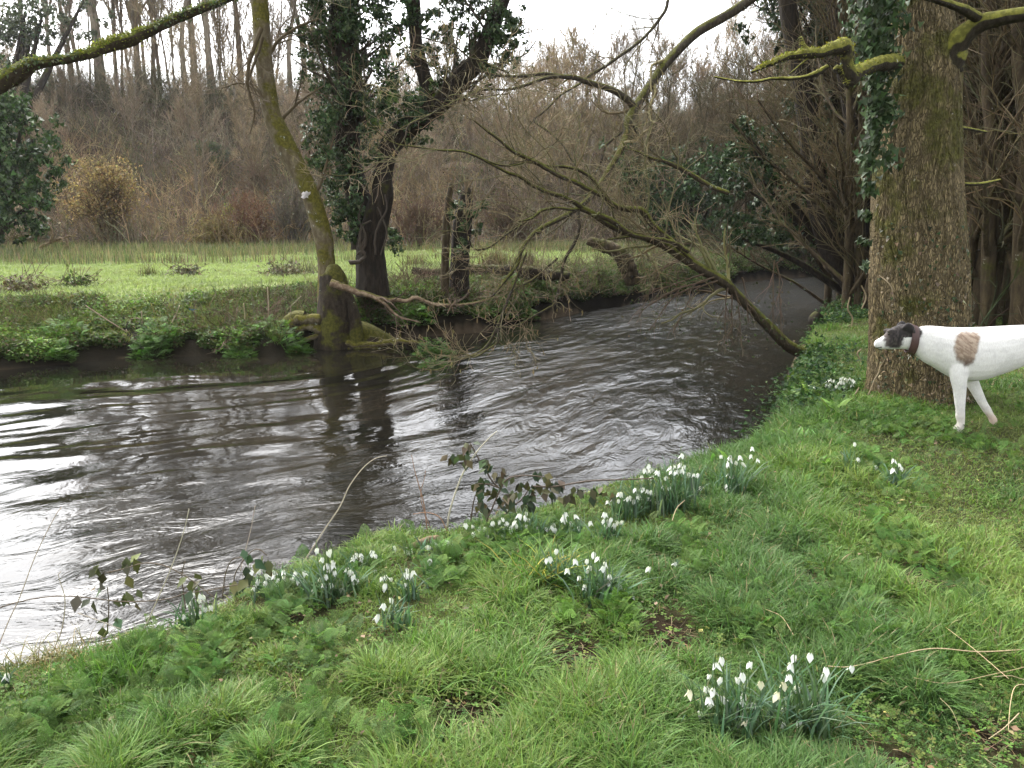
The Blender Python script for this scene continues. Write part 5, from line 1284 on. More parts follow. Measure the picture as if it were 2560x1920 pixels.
for Y0, dx in ((near - .01, 0), (far, 190)):
    loft(mb, leg([(2760 + dx * .2, 560, 260, .045, .02), (2740 + dx * .4, 700, 270, .05, 0), (2680 + dx * .6, 830, 220, .046, 0), (2640 + dx * .8, 930, 160, .038, 0), (2700 + dx, 1030, 130, .030, 0), (2790 + dx, 1130, 100, .024, 0), (2845 + dx, 1210, 90, .022, 0), (2835 + dx, 1300, 80, .021, 0), (2815 + dx, 1400, 80, .021, 0), (2800 + dx, 1460, 100, .026, 0), (2770 + dx, 1495, 130, .030, 0), (2745 + dx, 1512, 100, .024, 0)], Y0))
R_ = [[*dpt(2870, 470), .028], [*dpt(2960, 640), .022], [*dpt(3000, 860), .016], [*dpt(3040, 1040), .012], [*dpt(3120, 1120), .007]]
S = dense(R_, 24); Tn = nrm(np.gradient(S[:, :3], axis=0))
loft(mb, [(s[:3], nrm(np.cross(t, [0, 1, 0])) * s[3], np.array([0, s[3], 0])) for s, t in zip(S, Tn)], 12)
dz = .018 + h1(dpt(1310, 1500)[0], near) - dpt(1310, 1505)[2]          # stand the paws on the turf
me0 = mb.mesh('dog_raw', (0, 0, 0))
tmp = bpy.data.objects.new('dog_raw', me0); COL.objects.link(tmp)
mo = tmp.modifiers.new('r', 'REMESH'); mo.mode = 'VOXEL'; mo.voxel_size = .0065; mo.use_smooth_shade = True
ms = tmp.modifiers.new('s', 'SMOOTH'); ms.factor = .5; ms.iterations = 7
bpy.context.view_layer.update()
ev = tmp.evaluated_get(bpy.context.evaluated_depsgraph_get())
me = bpy.data.meshes.new_from_object(ev)
bpy.data.objects.remove(tmp)
nv = len(me.vertices); V = np.empty(nv * 3, np.float32); me.vertices.foreach_get('co', V); V = V.reshape(-1, 3).astype(float)
# coat: white, dark brindled head with a white muzzle, tan patch behind the shoulder on the near side
px0, pz0 = dpt(0, 0)[0], dpt(0, 0)[2]; kx = (dpt(1000, 0)[0] - px0) / 1000; kz = (dpt(0, 1000)[2] - dpt(0, 0)[2]) / 1000
tx = (V[:, 0] - px0) / kx; ty = (V[:, 2] - pz0) / kz
wob = 26 * (fbm(V[:, 0] * 60, V[:, 2] * 60 + V[:, 1] * 30, 91, 3) - .5) * 2
coat = np.tile([[.80, .775, .735]], (nv, 1))
coat *= (1 - .10 * sstep(.45, .75, fbm(V[:, 0] * 16, V[:, 2] * 30, 92, 3)))[:, None]
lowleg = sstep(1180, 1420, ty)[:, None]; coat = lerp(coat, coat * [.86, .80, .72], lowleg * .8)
pinkpaw = (sstep(1330, 1440, ty) * sstep(1700, 1760, tx) * sstep(2200, 2100, tx))[:, None]; coat = lerp(coat, np.array([.52, .36, .27]) * np.ones((nv, 3)), pinkpaw * .7)
hx = tx + wob
head = sstep(528, 560, hx - .12 * (ty - 480)) * sstep(765, 735, hx + np.where(ty > 440, (ty - 440) * .18, -200)) * sstep(575, 535, ty + wob * .6 - .10 * (hx - 560))
br = fbm(V[:, 0] * 110, V[:, 2] * 55, 93, 3)
dark = lerp(np.array([.020, .017, .016]), np.array([.075, .062, .056]), sstep(.35, .75, br)[:, None])
dark = lerp(dark, np.array([.20, .165, .15]) * np.ones((nv, 3)), (sstep(620, 560, tx) * .45)[:, None])
ear = (sstep(680, 705, tx) * sstep(845, 825, tx) * sstep(420, 395, ty))[:, None]
dark = lerp(dark, np.array([.022, .018, .017]) * np.ones((nv, 3)), ear * .85)
coat = lerp(coat, dark, np.maximum(head, ear[:, 0])[:, None])
def inpoly(poly, x, y):
    ins = np.zeros(len(x), bool); n = len(poly)
    for i in range(n):
        (x1, y1), (x2, y2) = poly[i], poly[(i + 1) % n]
        c = ((y1 > y) != (y2 > y)) & (x < (x2 - x1) * (y - y1) / (y2 - y1 + 1e-9) + x1); ins ^= c
    return ins
def patch(dx_, dy_): return inpoly([(1310, 420), (1370, 380), (1440, 360), (1500, 372), (1580, 375), (1590, 430), (1560, 520), (1540, 620), (1525, 700), (1480, 730), (1440, 765), (1400, 720), (1330, 670), (1290, 570), (1298, 480)], tx + dx_ + wob * .7, ty + dy_ + .7 * 26 * (fbm(V[:, 0] * 50 + 9, V[:, 2] * 70, 97, 3) - .5) * 2) & (V[:, 1] < Yd)
brn = lerp(np.array([.27, .19, .135]), np.array([.43, .335, .25]), sstep(.35, .65, fbm(V[:, 0] * 34, V[:, 2] * 90 + V[:, 0] * 60, 94, 3))[:, None])
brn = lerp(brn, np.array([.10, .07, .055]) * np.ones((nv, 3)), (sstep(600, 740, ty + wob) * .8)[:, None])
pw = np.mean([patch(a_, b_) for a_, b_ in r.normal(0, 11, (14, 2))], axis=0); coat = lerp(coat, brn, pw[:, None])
nose = (sstep(425, 405, tx) * sstep(545, 525, ty))[:, None]; coat = lerp(coat, np.array([.02, .016, .015]) * np.ones((nv, 3)), nose)
mouth = ((np.abs(ty - (580 - (tx - 430) * .22)) < 7) & (tx > 432) & (tx < 530))[:, None]; coat = np.where(mouth, .045, coat)
V[:, 2] += dz
foot = np.array([dpt(1310, 1500)[0], Yd, h1(dpt(1310, 1500)[0], Yd)])
me.vertices.foreach_set('co', (V - foot).astype(np.float32).ravel())
a = me.color_attributes.new('col', 'FLOAT_COLOR', 'POINT'); cc = np.ones((nv, 4), np.float32); cc[:, :3] = coat; a.data.foreach_set('color', cc.ravel())
m, nt, p, out = newmat('short_dog_coat')
c = attr(nt); c = mixc(nt, ramp(nt, noise_tex(nt, 120, 5, .75, (1, 1, .35)), .35, .7, 0, .34), c, mixc(nt, 1.0, c, (.6, .56, .52), 'MULTIPLY'))
nt.links.new(c, p.inputs['Base Color']); p.inputs['Roughness'].default_value = .75; p.inputs['Specular IOR Level'].default_value = .2
p.inputs['Sheen Weight'].default_value = .15
b = N(nt, 'ShaderNodeBump', Strength=.5, Distance=.006); nt.links.new(noise_tex(nt, 130, 4, .7, (1, 1, .4)), b.inputs['Height']); nt.links.new(b.outputs[0], p.inputs['Normal'])
me.materials.clear(); me.materials.append(m); me.name = 'dog'
for pl in me.polygons: pl.use_smooth = True
dog = bpy.data.objects.new('dog', me); COL.objects.link(dog); dog.location = [float(q) for q in foot]
tag(dog, 'slim white dog with dark head and tan shoulder patch looking left towards the river', 'dog')
def dput(mb, nm, mat, par): return put(mb, nm, mat, par)
# collar with ring and tag
rings = []
mb = MB()
for k, (x, t, b, hw) in enumerate([(778, 300, 612, .0545), (800, 310, 622, .0560), (830, 324, 638, .0585), (856, 330, 652, .0605)]): rings.append((x, t, b, hw))
th = np.arange(40) / 40 * 2 * np.pi; VV = []
for x, t, b, hw in rings:
    pT, pB = dpt(x + 34, t - 2), dpt(x - 22, b + 10); c = (pT + pB) / 2
    VV.append(c + np.cos(th)[:, None] * np.array([0, hw + .004, 0]) + np.sin(th)[:, None] * ((pT - pB) / 2))
VV = np.concatenate(VV); VV[:, 2] += dz; idx = np.arange(160).reshape(4, 40); nx_ = np.roll(idx, -1, 1)
mb.add(VV, [np.stack([idx[:-1], nx_[:-1], nx_[1:], idx[1:]], -1).reshape(-1, 4)], (.075, .040, .034))
M_LEATHER = leaf_mat('brown_leather', .45, 0, .4); col_o = dput(mb, 'collar', M_LEATHER, dog)
so = col_o.modifiers.new('thick', 'SOLIDIFY'); so.thickness = .004; so.offset = 1
m, nt, p, out = newmat('steel'); p.inputs['Base Color'].default_value = (.55, .55, .52, 1); p.inputs['Metallic'].default_value = 1; p.inputs['Roughness'].default_value = .3
a_ = np.linspace(0, 2 * np.pi, 20); c0 = dpt(800, 668) + [0, 0, dz]
mb = MB(); tubes(mb, (c0 + np.stack([np.cos(a_) * .009, np.zeros(20), np.sin(a_) * .009], -1))[None], np.full((1, 20), .0018), 6, ONE); tubes(mb, np.array([[c0 + [0, 0, -.009], c0 + [-.004, 0, -.02], c0 + [-.008, 0, -.03]]]), np.full((1, 3), .0022), 6, ONE, cap=True)
dput(mb, 'ring', m, col_o)
for s in (-1, 1):
    c0 = dpt(540, 412) + [0, 0, dz]; c0[1] = Yd + s * .0335
    mb = MB(); rr = .0072; th2, ph2 = np.meshgrid(np.linspace(0, 2 * np.pi, 13)[:-1], np.linspace(-1.5, 1.5, 9)); VV = np.stack([np.cos(th2) * np.cos(ph2), np.sin(th2) * np.cos(ph2), np.sin(ph2)], -1) * rr + c0
    i_ = np.arange(9 * 12).reshape(9, 12); n_ = np.roll(i_, -1, 1); mb.add(VV, [np.stack([i_[:-1], n_[:-1], n_[1:], i_[1:]], -1).reshape(-1, 4)], (.012, .008, .006)); dput(mb, 'eye', M_IVY, dog)

# where the snowdrops stand (measured on the photograph)
FR = {'a': (734.4, 1106), 'b': (1469, 1106), 'c': (0, 1106), 'd': (734.4, 553), 'e': (1469, 553)}
def fd(fr, x, y): return FR[fr][0] + x * .336, FR[fr][1] + y * .336
CL = [
 ('b', (330, 1470), [(265, 930), (228, 965), (190, 1040), (60, 1140), (165, 1120), (215, 1130), (185, 1185), (205, 1210), (268, 1180), (128, 1275), (365, 1060), (410, 1165), (385, 1180), (520, 1085), (462, 1220), (425, 1325), (398, 1030), (265, 1060), (455, 960)], 46, .075, 'large snowdrop clump at the front right, left half of the pair'),
 ('b', (770, 1450), [(740, 915), (838, 905), (710, 965), (937, 995), (1105, 985), (700, 1040), (663, 1090), (630, 1155), (670, 1255), (665, 1350), (780, 1290), (775, 1330), (755, 1115), (870, 1215), (925, 1040)], 52, .085, 'large snowdrop clump at the front right, with pale twig touching its right side'),
 ('a', (1410, 500), [(1393, 235), (1350, 285), (1330, 295)], 26, .035, 'dark leaved snowdrop clump with three flowers beside the arching grass tussock'),
 ('a', (1670, 590), [(1508, 300), (1460, 360), (1590, 300), (1635, 255), (1662, 285), (1605, 345), (1595, 370), (1705, 320), (1692, 345), (1540, 408), (1573, 465), (1730, 400), (1728, 445), (1790, 460), (1880, 500), (1875, 525), (1990, 350)], 52, .06, 'snowdrop clump in the middle of the near bank, right of the arching tussock'),
 ('a', (370, 750), [(278, 585), (325, 550), (245, 655)], 24, .05, 'tall leaved snowdrop clump with three flowers at lower centre left'),
 ('a', (440, 560), [(420, 385), (470, 375), (425, 360), (420, 455), (325, 420), (290, 458)], 18, .05, 'snowdrops with six flowers just behind the tall leaved three flowered clump'),
 ('a', (600, 440), [(580, 300), (577, 362)], 16, .04, 'snowdrop pair left of the cow parsley by the tussock'),
 ('a', (60, 540), [(70, 375), (90, 400), (60, 370), (10, 485)], 24, .05, 'tight group of four snowdrops right of the long pale stalk'),
 ('a', (120, 400), [(80, 290), (130, 265), (90, 275), (205, 245), (215, 250), (230, 360)], 16, .05, 'snowdrops along the bank lip, above the tight group of four'),
 ('a', (560, 280), [(345, 215), (435, 245), (458, 232), (570, 212), (615, 195), (680, 200)], 18, .09, 'straggling snowdrops behind the reddish log piece'),
 ('a', (1060, 175), [(985, 60), (1025, 50), (1070, 60), (1105, 85), (1130, 75), (1130, 95), (1040, 140), (935, 95), (900, 95), (860, 125), (805, 70), (950, 145)], 46, .11, 'snowdrop drift below the middle bramble, at the water edge'),
 ('a', (1230, 175), [(1210, 40), (1200, 80), (1160, 10), (1260, 95), (1190, 20)], 34, .07, 'snowdrops right of the drift below the bramble'),
 ('a', (1500, 190), [(1480, 60), (1440, 25), (1535, 90), (1540, 140), (1510, 15), (1380, 100)], 34, .06, 'snowdrop clump left of the one with close set flowers, beyond the middle clump'),
 ('a', (1740, 205), [(1700, 45), (1705, 80), (1765, 70), (1780, 55), (1745, 35), (1710, 5)], 34, .05, 'snowdrop clump with close set flowers behind the middle clump'),
 ('d', (2120, 1640), [(2100, 1415), (2130, 1350), (2150, 1345), (2165, 1375), (2078, 1475), (2120, 1480), (2112, 1525), (2045, 1380), (2190, 1330)], 44, .08, 'tall white snowdrop clump at the right end of the long row'),
 ('d', (1960, 1650), [(1960, 1365), (1940, 1410), (2005, 1365), (2012, 1410), (1975, 1500), (2000, 1505), (1995, 1550), (2015, 1560), (1940, 1545)], 40, .08, 'snowdrop clump second from the right end of the long row'),
 ('d', (1840, 1690), [(1805, 1515), (1720, 1570), (1865, 1540), (1895, 1560), (1915, 1540), (1900, 1490)], 30, .07, 'snowdrop clump in the long row just right of the bramble leaves'),
 ('e', (340, 1540), [(463, 1225), (457, 1275), (323, 1295), (310, 1325), (355, 1315), (397, 1325), (322, 1400), (310, 1460), (312, 1490)], 26, .07, 'snowdrops at the water edge with broad pale leaves beside them'),
 ('e', (80, 1560), [(115, 1395), (20, 1365), (55, 1390), (135, 1480)], 30, .06, 'four snowdrops between the long row and the broad pale leaves'),
 ('e', (1095, 1405), [(1123, 1197), (1143, 1295), (1148, 1340)], 12, .03, 'thin snowdrop plant with three spaced flowers in the grass in front of the trunk'),
 ('e', (1255, 1400), [(1260, 1343)], 5, .02, 'single snowdrop in the grass in front of the trunk'),
 ('e', (1395, 1495), [(1373, 1357), (1423, 1353), (1375, 1365)], 22, .05, 'low splayed snowdrop clump in the grass in front of the dog'),
 ('e', (965, 880), [(955, 795), (990, 795), (945, 820), (965, 835), (970, 815)], 22, .07, 'far snowdrops left of the trunk, left of the bright white cluster'),
 ('e', (1075, 870), [(1030, 780), (1050, 775), (1055, 805), (1090, 780), (1110, 790), (1120, 800), (1075, 790), (1040, 800)], 26, .08, 'bright white snowdrop cluster beside the foot of the thick trunk'),
 ('c', (1225, 730), [(1275, 525), (1215, 565), (1320, 610), (1185, 655), (985, 685)], 20, .05, 'five snowdrops at the water edge under the left bramble'),
 ('c', (100, 1000), [(115, 885)], 5, .02, 'lone snowdrop on the bank lip in the straw grass at far left'),
 ('c', (60, 1130), [(42, 1035)], 5, .02, 'lone snowdrop at the left edge above the cow parsley'),
 ('c', (1780, 540), [(1660, 430), (1640, 465), (1705, 440), (1710, 395), (1760, 400), (1735, 410), (1790, 425), (1825, 410), (1820, 370), (1920, 415), (1900, 380)], 44, .10, 'small flowered snowdrop drift at the bank lip right of the left bramble'),
 ('c', (2110, 570), [(2105, 250), (2070, 290), (2110, 330), (2140, 325), (2150, 375), (2120, 350), (2060, 420), (2020, 490), (2040, 440), (2125, 455)], 40, .08, 'tall snowdrop clump around the foot of the long pale stalk'),
 ('a', (2155, 400), [(2155, 320)], 4, .02, 'single snowdrop standing alone in bright grass right of the middle clump'),
]

# ------------------------------------------------------------------ turf of the near bank
r = np.random.default_rng(71)
FERN = [(1780, 1370, 300, 70, 420), (1620, 1345, 120, 50, 120), (1950, 1440, 160, 60, 170), (2090, 1330, 130, 80, 120), (400, 1490, 130, 60, 190), (150, 1540, 130, 50, 120), (60, 1600, 90, 50, 70), (1130, 1190, 150, 50, 200), (1060, 1230, 90, 40, 80), (1250, 1200, 120, 40, 120), (1790, 960, 160, 50, 330), (1900, 920, 130, 40, 300), (1980, 905, 120, 36, 240), (1700, 1000, 90, 40, 170), (2080, 960, 110, 40, 170), (1860, 1010, 140, 40, 190), (1770, 880, 60, 50, 120), (2150, 860, 90, 50, 150), (1340, 1350, 80, 40, 60), (1230, 1345, 50, 30, 30), (620, 1330, 110, 36, 90), (700, 1400, 100, 50, 40), (1960, 1200, 160, 60, 90), (1330, 1330, 60, 30, 30), (760, 1240, 80, 30, 60), (960, 1240, 90, 34, 90), (480, 1390, 90, 30, 60), (300, 1440, 120, 40, 60), (1480, 1180, 90, 40, 40), (640, 1600, 200, 60, 90), (900, 1620, 140, 40, 40)]
def near_pts(n, p=1.5, y1=13.0):
    u = r.random(n); y = (1.15 ** (1 - p) + u * (y1 ** (1 - p) - 1.15 ** (1 - p))) ** (1 / (1 - p))
    x = r.uniform(-1, 1.25, n) * (.72 * y + .8)
    dn = sdist(x, y, NEAR); k = (dn < .10) & (x < 6.5 + .30 * (y - 5)) & (np.hypot(x - base_big[0], y - 7.02) > .40)
    return x[k], y[k], dn[k]
x, y, dn = near_pts(860000, 1.2)
md = mudmask(x, y); f = fbm(x * 1.5, y * 1.5, 103, 3); g = fbm(x * 4.5, y * 4.5, 104, 3)
k = (r.random(len(x)) < 1.05 - 1.7 * md - .45 * sstep(.50, .36, g)); x, y, dn, md, f, g = x[k], y[k], dn[k], md[k], f[k], g[k]; n = len(x)
tall = sstep(.42, .66, f * .6 + g * .4)
right_worn = sstep(.6, 2.6, x - .25 * y)
keepout = np.ones(n)
for fr, b_, fl, nl, rad, lab in CL:
    c = gD(*fd(fr, *b_)); keepout = np.minimum(keepout, 1 - .62 * (nl > 12) * np.exp(-((x - c[0]) ** 2 + ((y - c[1] + rad) * .8) ** 2) / (rad * 1.5) ** 2))
keepout = np.minimum(keepout, 1 - .7 * np.exp(-((x - foot[0] - .1) ** 2 / .3 ** 2 + (y - Yd + .25) ** 2 / .35 ** 2)))
h = keepout * lerp(.035, .145, tall) * r.uniform(.5, 1.25, n) * (1 - .5 * np.clip(md, 0, 1)) * (1 - .4 * right_worn)
hue = fbm(x * .9 + 7, y * .9, 105, 3)
c1 = np.array([.105, .190, .038]); c2 = np.array([.172, .25, .058]); c3 = np.array([.078, .145, .046]); c4 = np.array([.30, .25, .13])
col = lerp(c1 * np.ones((n, 3)), c2 * np.ones((n, 3)), sstep(.42, .68, hue + .25 * r.normal(0, .3, n))[:, None]); col = lerp(col, c3 * np.ones((n, 3)), (sstep(.5, .3, hue) * .7)[:, None])
col = col * (1 + r.normal(0, .17, (n, 1))) * (1 + r.normal(0, .07, (n, 3)))
dry = r.random(n) < .035 + .05 * right_worn + .12 * md + .10 * sstep(-.35, -.05, dn) * sstep(-.6, -1.4, x); col[dry] = c4 * r.uniform(.6, 1.1, (dry.sum(), 1))
mb = MB(); grass(mb, r, np.stack([x, y, height(x, y) - .01], -1), h, (.0028 + .0013 * tall) * (1 + .14 * y) * r.uniform(.7, 1.3, n), r.uniform(.25, 1.25, n), np.clip(col, .004, .6))
put(mb, 'grass', M_GRASS, label='lush uneven grass growing on the near bank', kind='stuff')
# a sward of short blades closing the turf further back
x, y, dn = near_pts(260000, .4, 12.5); k = (y > 3.6) & (r.random(len(x)) < 1 - mudmask(x, y)); x, y = x[k], y[k]; n = len(x)
mb = MB(); hue = fbm(x * 1.7, y * 1.7, 111, 3); col = lerp(np.array([.10, .17, .03]) * np.ones((n, 3)), np.array([.155, .19, .055]) * np.ones((n, 3)), sstep(.35, .7, hue)[:, None]) * (1 + r.normal(0, .2, (n, 1)))
grass(mb, r, np.stack([x, y, height(x, y) - .005], -1), r.uniform(.018, .055, n), r.uniform(.004, .007, n), r.uniform(.3, 1.2, n), col)
put(mb, 'short_turf', M_GRASS, label='short worn grass of the near bank around the trunk and dog', kind='stuff')
# broad low leaves: clover, celandine and seedlings
x, y, dn = near_pts(52000, 1.5, 11); md = mudmask(x, y); f = fbm(x * 2.2, y * 2.2, 107, 3)
k = (f + .35 * md > .47); x, y, md = x[k], y[k], md[k]; n = len(x)
mb = MB(); s = r.uniform(.008, .017, n) * (1 + .07 * y)
col = mixcol(r, [(.07, .14, .024), (.10, .17, .034), (.12, .155, .035), (.05, .10, .022)], n, .22); 
scatter(mb, CLOVER, np.stack([x, y, height(x, y) + r.uniform(.006, .045, n)], -1), s, rand_rot(r, n, .45), col)
put(mb, 'clover', M_LEAF, label='clover and small broad leaves between the grass of the near bank', kind='stuff')
n = 9000; x, y, dn = near_pts(n * 3, 1.5, 6); md = mudmask(x, y); k = r.random(len(x)) < .12 + .6 * md; x, y = x[k], y[k]; n = len(x)
mb = MB(); a = r.uniform(0, 6.28, n); L = r.uniform(.015, .06, n); p0 = np.stack([x, y, height(x, y) + .008], -1); d = np.stack([np.cos(a), np.sin(a), r.normal(0, .2, n)], -1)
P = np.stack([p0 - d * L[:, None], p0 + r.normal(0, .004, (n, 3)), p0 + d * L[:, None]], 1); tubes(mb, P, np.full((n, 3), .0012), 3, mixcol(r, [(.26, .19, .10), (.16, .11, .06), (.34, .27, .15)], n, .2))
put(mb, 'straw', M_DRY, label='dead straw and twig litter on the muddy patches', kind='stuff')
n = 2600; x, y, dn = near_pts(n, 1.3, 9); n = len(x)
mb = MB(); scatter(mb, LEAF, np.stack([x, y, height(x, y) + r.uniform(.01, .05, n)], -1), r.uniform(.012, .032, n), rand_rot(r, n, .7), mixcol(r, [(.16, .11, .06), (.24, .17, .09), (.10, .07, .04), (.30, .27, .09)], n, .25))
put(mb, 'fallen_leaves', M_DRY, label='small brown fallen leaves scattered through the near grass', kind='stuff')
# cow parsley: ferny leaves in patches
def parsley(name, label, cx, cy, wpx, hpx, n, seed, size=(.04, .08), kind=None, group=None, cols=((.065, .135, .022), (.08, .155, .028), (.05, .105, .02), (.10, .17, .03))):
    r = np.random.default_rng(seed); (c, rx, ry), = to_ground([(cx, cy, wpx, hpx)])
    n = int(n * 1.5); x = c[0] + r.normal(0, rx * .55, n); y = c[1] + r.normal(0, ry * .9, n); k = sdist(x, y, NEAR) < .06; x, y = x[k], y[k]; n = len(x)
    a = r.uniform(0, 2 * np.pi, n); el = r.uniform(.1, .8, n)
    yv = np.stack([np.cos(a) * np.cos(el), np.sin(a) * np.cos(el), np.sin(el)], -1); zv = nrm(np.array([0, 0, 1.]) + r.normal(0, .25, (n, 3))); zv = nrm(zv - yv * (zv * yv).sum(-1, keepdims=True)); xv = np.cross(yv, zv)
    lift = r.uniform(.005, .06, n)
    return np.stack([x, y, height(x, y) + lift], -1), r.uniform(*size, n), np.stack([xv, yv, zv], -1), mixcol(r, cols, n, .2)
PL = ['broad ferny cow parsley patch behind the large front snowdrop clump', 'cow parsley left of the broad ferny patch, right of the muddy track', 'cow parsley by the fallen pale twigs at the right edge', 'sparse cow parsley at the right edge above the pale twigs', 'dark bushy cow parsley in the long grass at lower left', 'pale cow parsley near the lower left corner', 'cow parsley at the very left edge near the bottom', 'cow parsley behind the arching grass tussock', 'cow parsley left of the arching grass tussock', 'cow parsley behind the middle snowdrop clump', 'cow parsley below the thick trunk, nearest the water', 'cow parsley at the left foot of the thick trunk', 'cow parsley between the thick trunk and the dog', 'cow parsley at the near water edge below the thick trunk', 'cow parsley under the dog', 'cow parsley a step nearer than the one below the thick trunk', 'cow parsley on the lip of the bank left of the thick trunk', 'cow parsley behind the legs of the dog', 'yellow green cow parsley at the front of the middle snowdrop clump', 'small cow parsley in front of the arching grass tussock']
for k_, (cx, cy, w, hh, n) in enumerate(FERN[:20]):
    a = parsley('', '', cx, cy, w, hh, n, 300 + k_, cols=((.10, .19, .03), (.12, .21, .035), (.085, .165, .028)) if k_ in (18, 19) else ((.065, .135, .022), (.08, .155, .028), (.05, .105, .02), (.10, .17, .03)))
    mb = MB(); scatter(mb, FROND, *a); (c, rx, ry), = to_ground([(cx, cy, w, hh)])
    put(mb, 'cow_parsley', M_LEAF, None, loc=c, label=PL[k_], cat='plant', group='cow parsley plants on the near bank')
mb = MB()
for k_, (cx, cy, w, hh, n) in enumerate(FERN[20:]): scatter(mb, FROND, *parsley('', '', cx, cy, w, hh, n, 330 + k_, (.05, .10)))
x, y, dn = near_pts(5200, 1.3, 12); n = len(x); a = r.uniform(0, 6.28, n); el = r.uniform(.1, .9, n); yv = np.stack([np.cos(a) * np.cos(el), np.sin(a) * np.cos(el), np.sin(el)], -1); zv = nrm(np.array([0, 0, 1.]) + r.normal(0, .3, (n, 3))); zv = nrm(zv - yv * (zv * yv).sum(-1, keepdims=True))
kk = fbm(x * 1.1, y * 1.1, 109, 3) + .25 * sstep(6, 9, y) > .52
scatter(mb, FROND, np.stack([x, y, height(x, y) + .02], -1)[kk], r.uniform(.05, .10, n)[kk], np.stack([np.cross(yv, zv), yv, zv], -1)[kk], mixcol(r, [(.06, .125, .022), (.08, .15, .028)], n, .2)[kk])
put(mb, 'ground_cover', M_LEAF, label='scattered ferny seedlings through the grass of the near bank', kind='stuff')
# broad wild garlic style leaves near the trunk and lip
def blades(px, py, n, L, w, cols, seed, label, name='leafy_plant', cat='plant'):
    r = np.random.default_rng(seed); c = gD(px, py); q = c + np.stack([r.normal(0, .05, n), r.normal(0, .05, n), np.zeros(n)], -1)
    mb = MB(); grass(mb, r, q, r.uniform(L * .6, L, n), np.full(n, w), r.uniform(.5, 1.2, n), mixcol(r, cols, n, .15)); put(mb, name, M_GRASS, None, loc=c, label=label, cat=cat)
BL = [(.15, .27, .05), (.12, .22, .04)]
blades(1800, 900, 14, .24, .045, BL, 1, 'broad bright green leaves left of the foot of the thick trunk'); blades(1745, 860, 16, .22, .03, BL, 2, 'bright strap leaves on the bank lip left of the thick trunk'); blades(1580, 1010, 10, .18, .045, BL, 3, 'broad pale leaf plant at the water edge beside the snowdrops'); blades(1790, 1020, 8, .16, .04, BL, 4, 'pair of broad curved leaves in the grass left of the lone snowdrops'); blades(1770, 760, 40, .3, .03, [(.10, .18, .03), (.13, .2, .04)], 5, 'leafy growth on the near bank above the leaning trunk foot'); blades(1730, 960, 20, .16, .03, BL, 6, 'bright leaves at the water edge right of the far snowdrop row')
# ivy and dark leaves draping the lip of the bank near the trunk
for k_, (pxs, lab) in enumerate([([(1745, 790), (1760, 770), (1735, 810), (1750, 830)], 'dark ivy draping the near bank by the foot of the leaning river tree'), ([(1790, 700), (1820, 690), (1850, 685), (1800, 670), (1840, 665)], 'ivy covered mound on the near bank left of the thick trunk'), ([(1730, 860), (1722, 885)], 'dark ivy hanging over the water edge below the thick trunk')]):
    mb = MB(); c0 = gD(*pxs[0])
    for q in pxs:
        c = gD(*q); n = 420; p0 = c + r.normal(size=(n, 3)) * [.22, .22, .07]; p0[:, 2] = np.maximum(height(p0[:, 0], p0[:, 1]), -.55) + np.abs(r.normal(0, .09, n))
        scatter(mb, IVY, p0, r.uniform(.03, .06, n), rand_rot(r, n, .8), mixcol(r, [(.03, .07, .022), (.045, .09, .026), (.07, .12, .03), (.02, .045, .016)], n, .25))
    put(mb, 'ground_ivy', M_LEAF, None, loc=c0, label=lab, cat='ivy')
tuft('arching coarse grass tussock in front of the snowdrop row', 1165, 1270, .30, 230, [(.10, .19, .03), (.12, .21, .045), (.08, .15, .028), (.10, .19, .03), (.11, .2, .04), (.36, .31, .06)], name='grass_tussock', cat='grass tussock', rad=.055, wd=.0075, lean=(.4, 1.15), seed=3)
tuft('dense tall grass tuft at the lower left', 240, 1480, .22, 420, [(.10, .20, .03), (.08, .17, .025)], name='grass_tussock', cat='grass tussock', rad=.09, wd=.004, lean=(.2, .9), seed=4)
tuft('bright grass tuft in the lower middle left of the muddy track', 960, 1430, .17, 380, [(.12, .22, .035), (.09, .18, .028)], name='grass_tussock', cat='grass tussock', rad=.09, wd=.004, lean=(.2, .9), seed=5)
tuft('bright grass tuft right of the middle snowdrop clump', 1540, 1230, .15, 420, [(.11, .22, .03), (.09, .18, .026)], name='grass_tussock', cat='grass tussock', rad=.06, wd=.004, lean=(.2, .9), seed=6)
tuft('dark bluish grass tuft at the bottom edge right of the muddy track', 1330, 1590, .15, 380, [(.07, .15, .035), (.09, .17, .03)], name='grass_tussock', cat='grass tussock', rad=.07, wd=.004, lean=(.2, .9), seed=7)
tuft('straw coloured grass hanging over the bank lip at the left edge', 110, 1425, .16, 420, [(.30, .24, .11), (.22, .19, .08), (.12, .15, .04)], name='grass_tussock', cat='grass tussock', rad=.09, wd=.004, lean=(.5, 1.3), seed=8)
tuft('tall bright grass tuft near the right edge', 2090, 1190, .16, 260, [(.10, .19, .03), (.09, .17, .03)], name='grass_tussock', cat='grass tussock', rad=.07, wd=.004, lean=(.2, .9), seed=9)

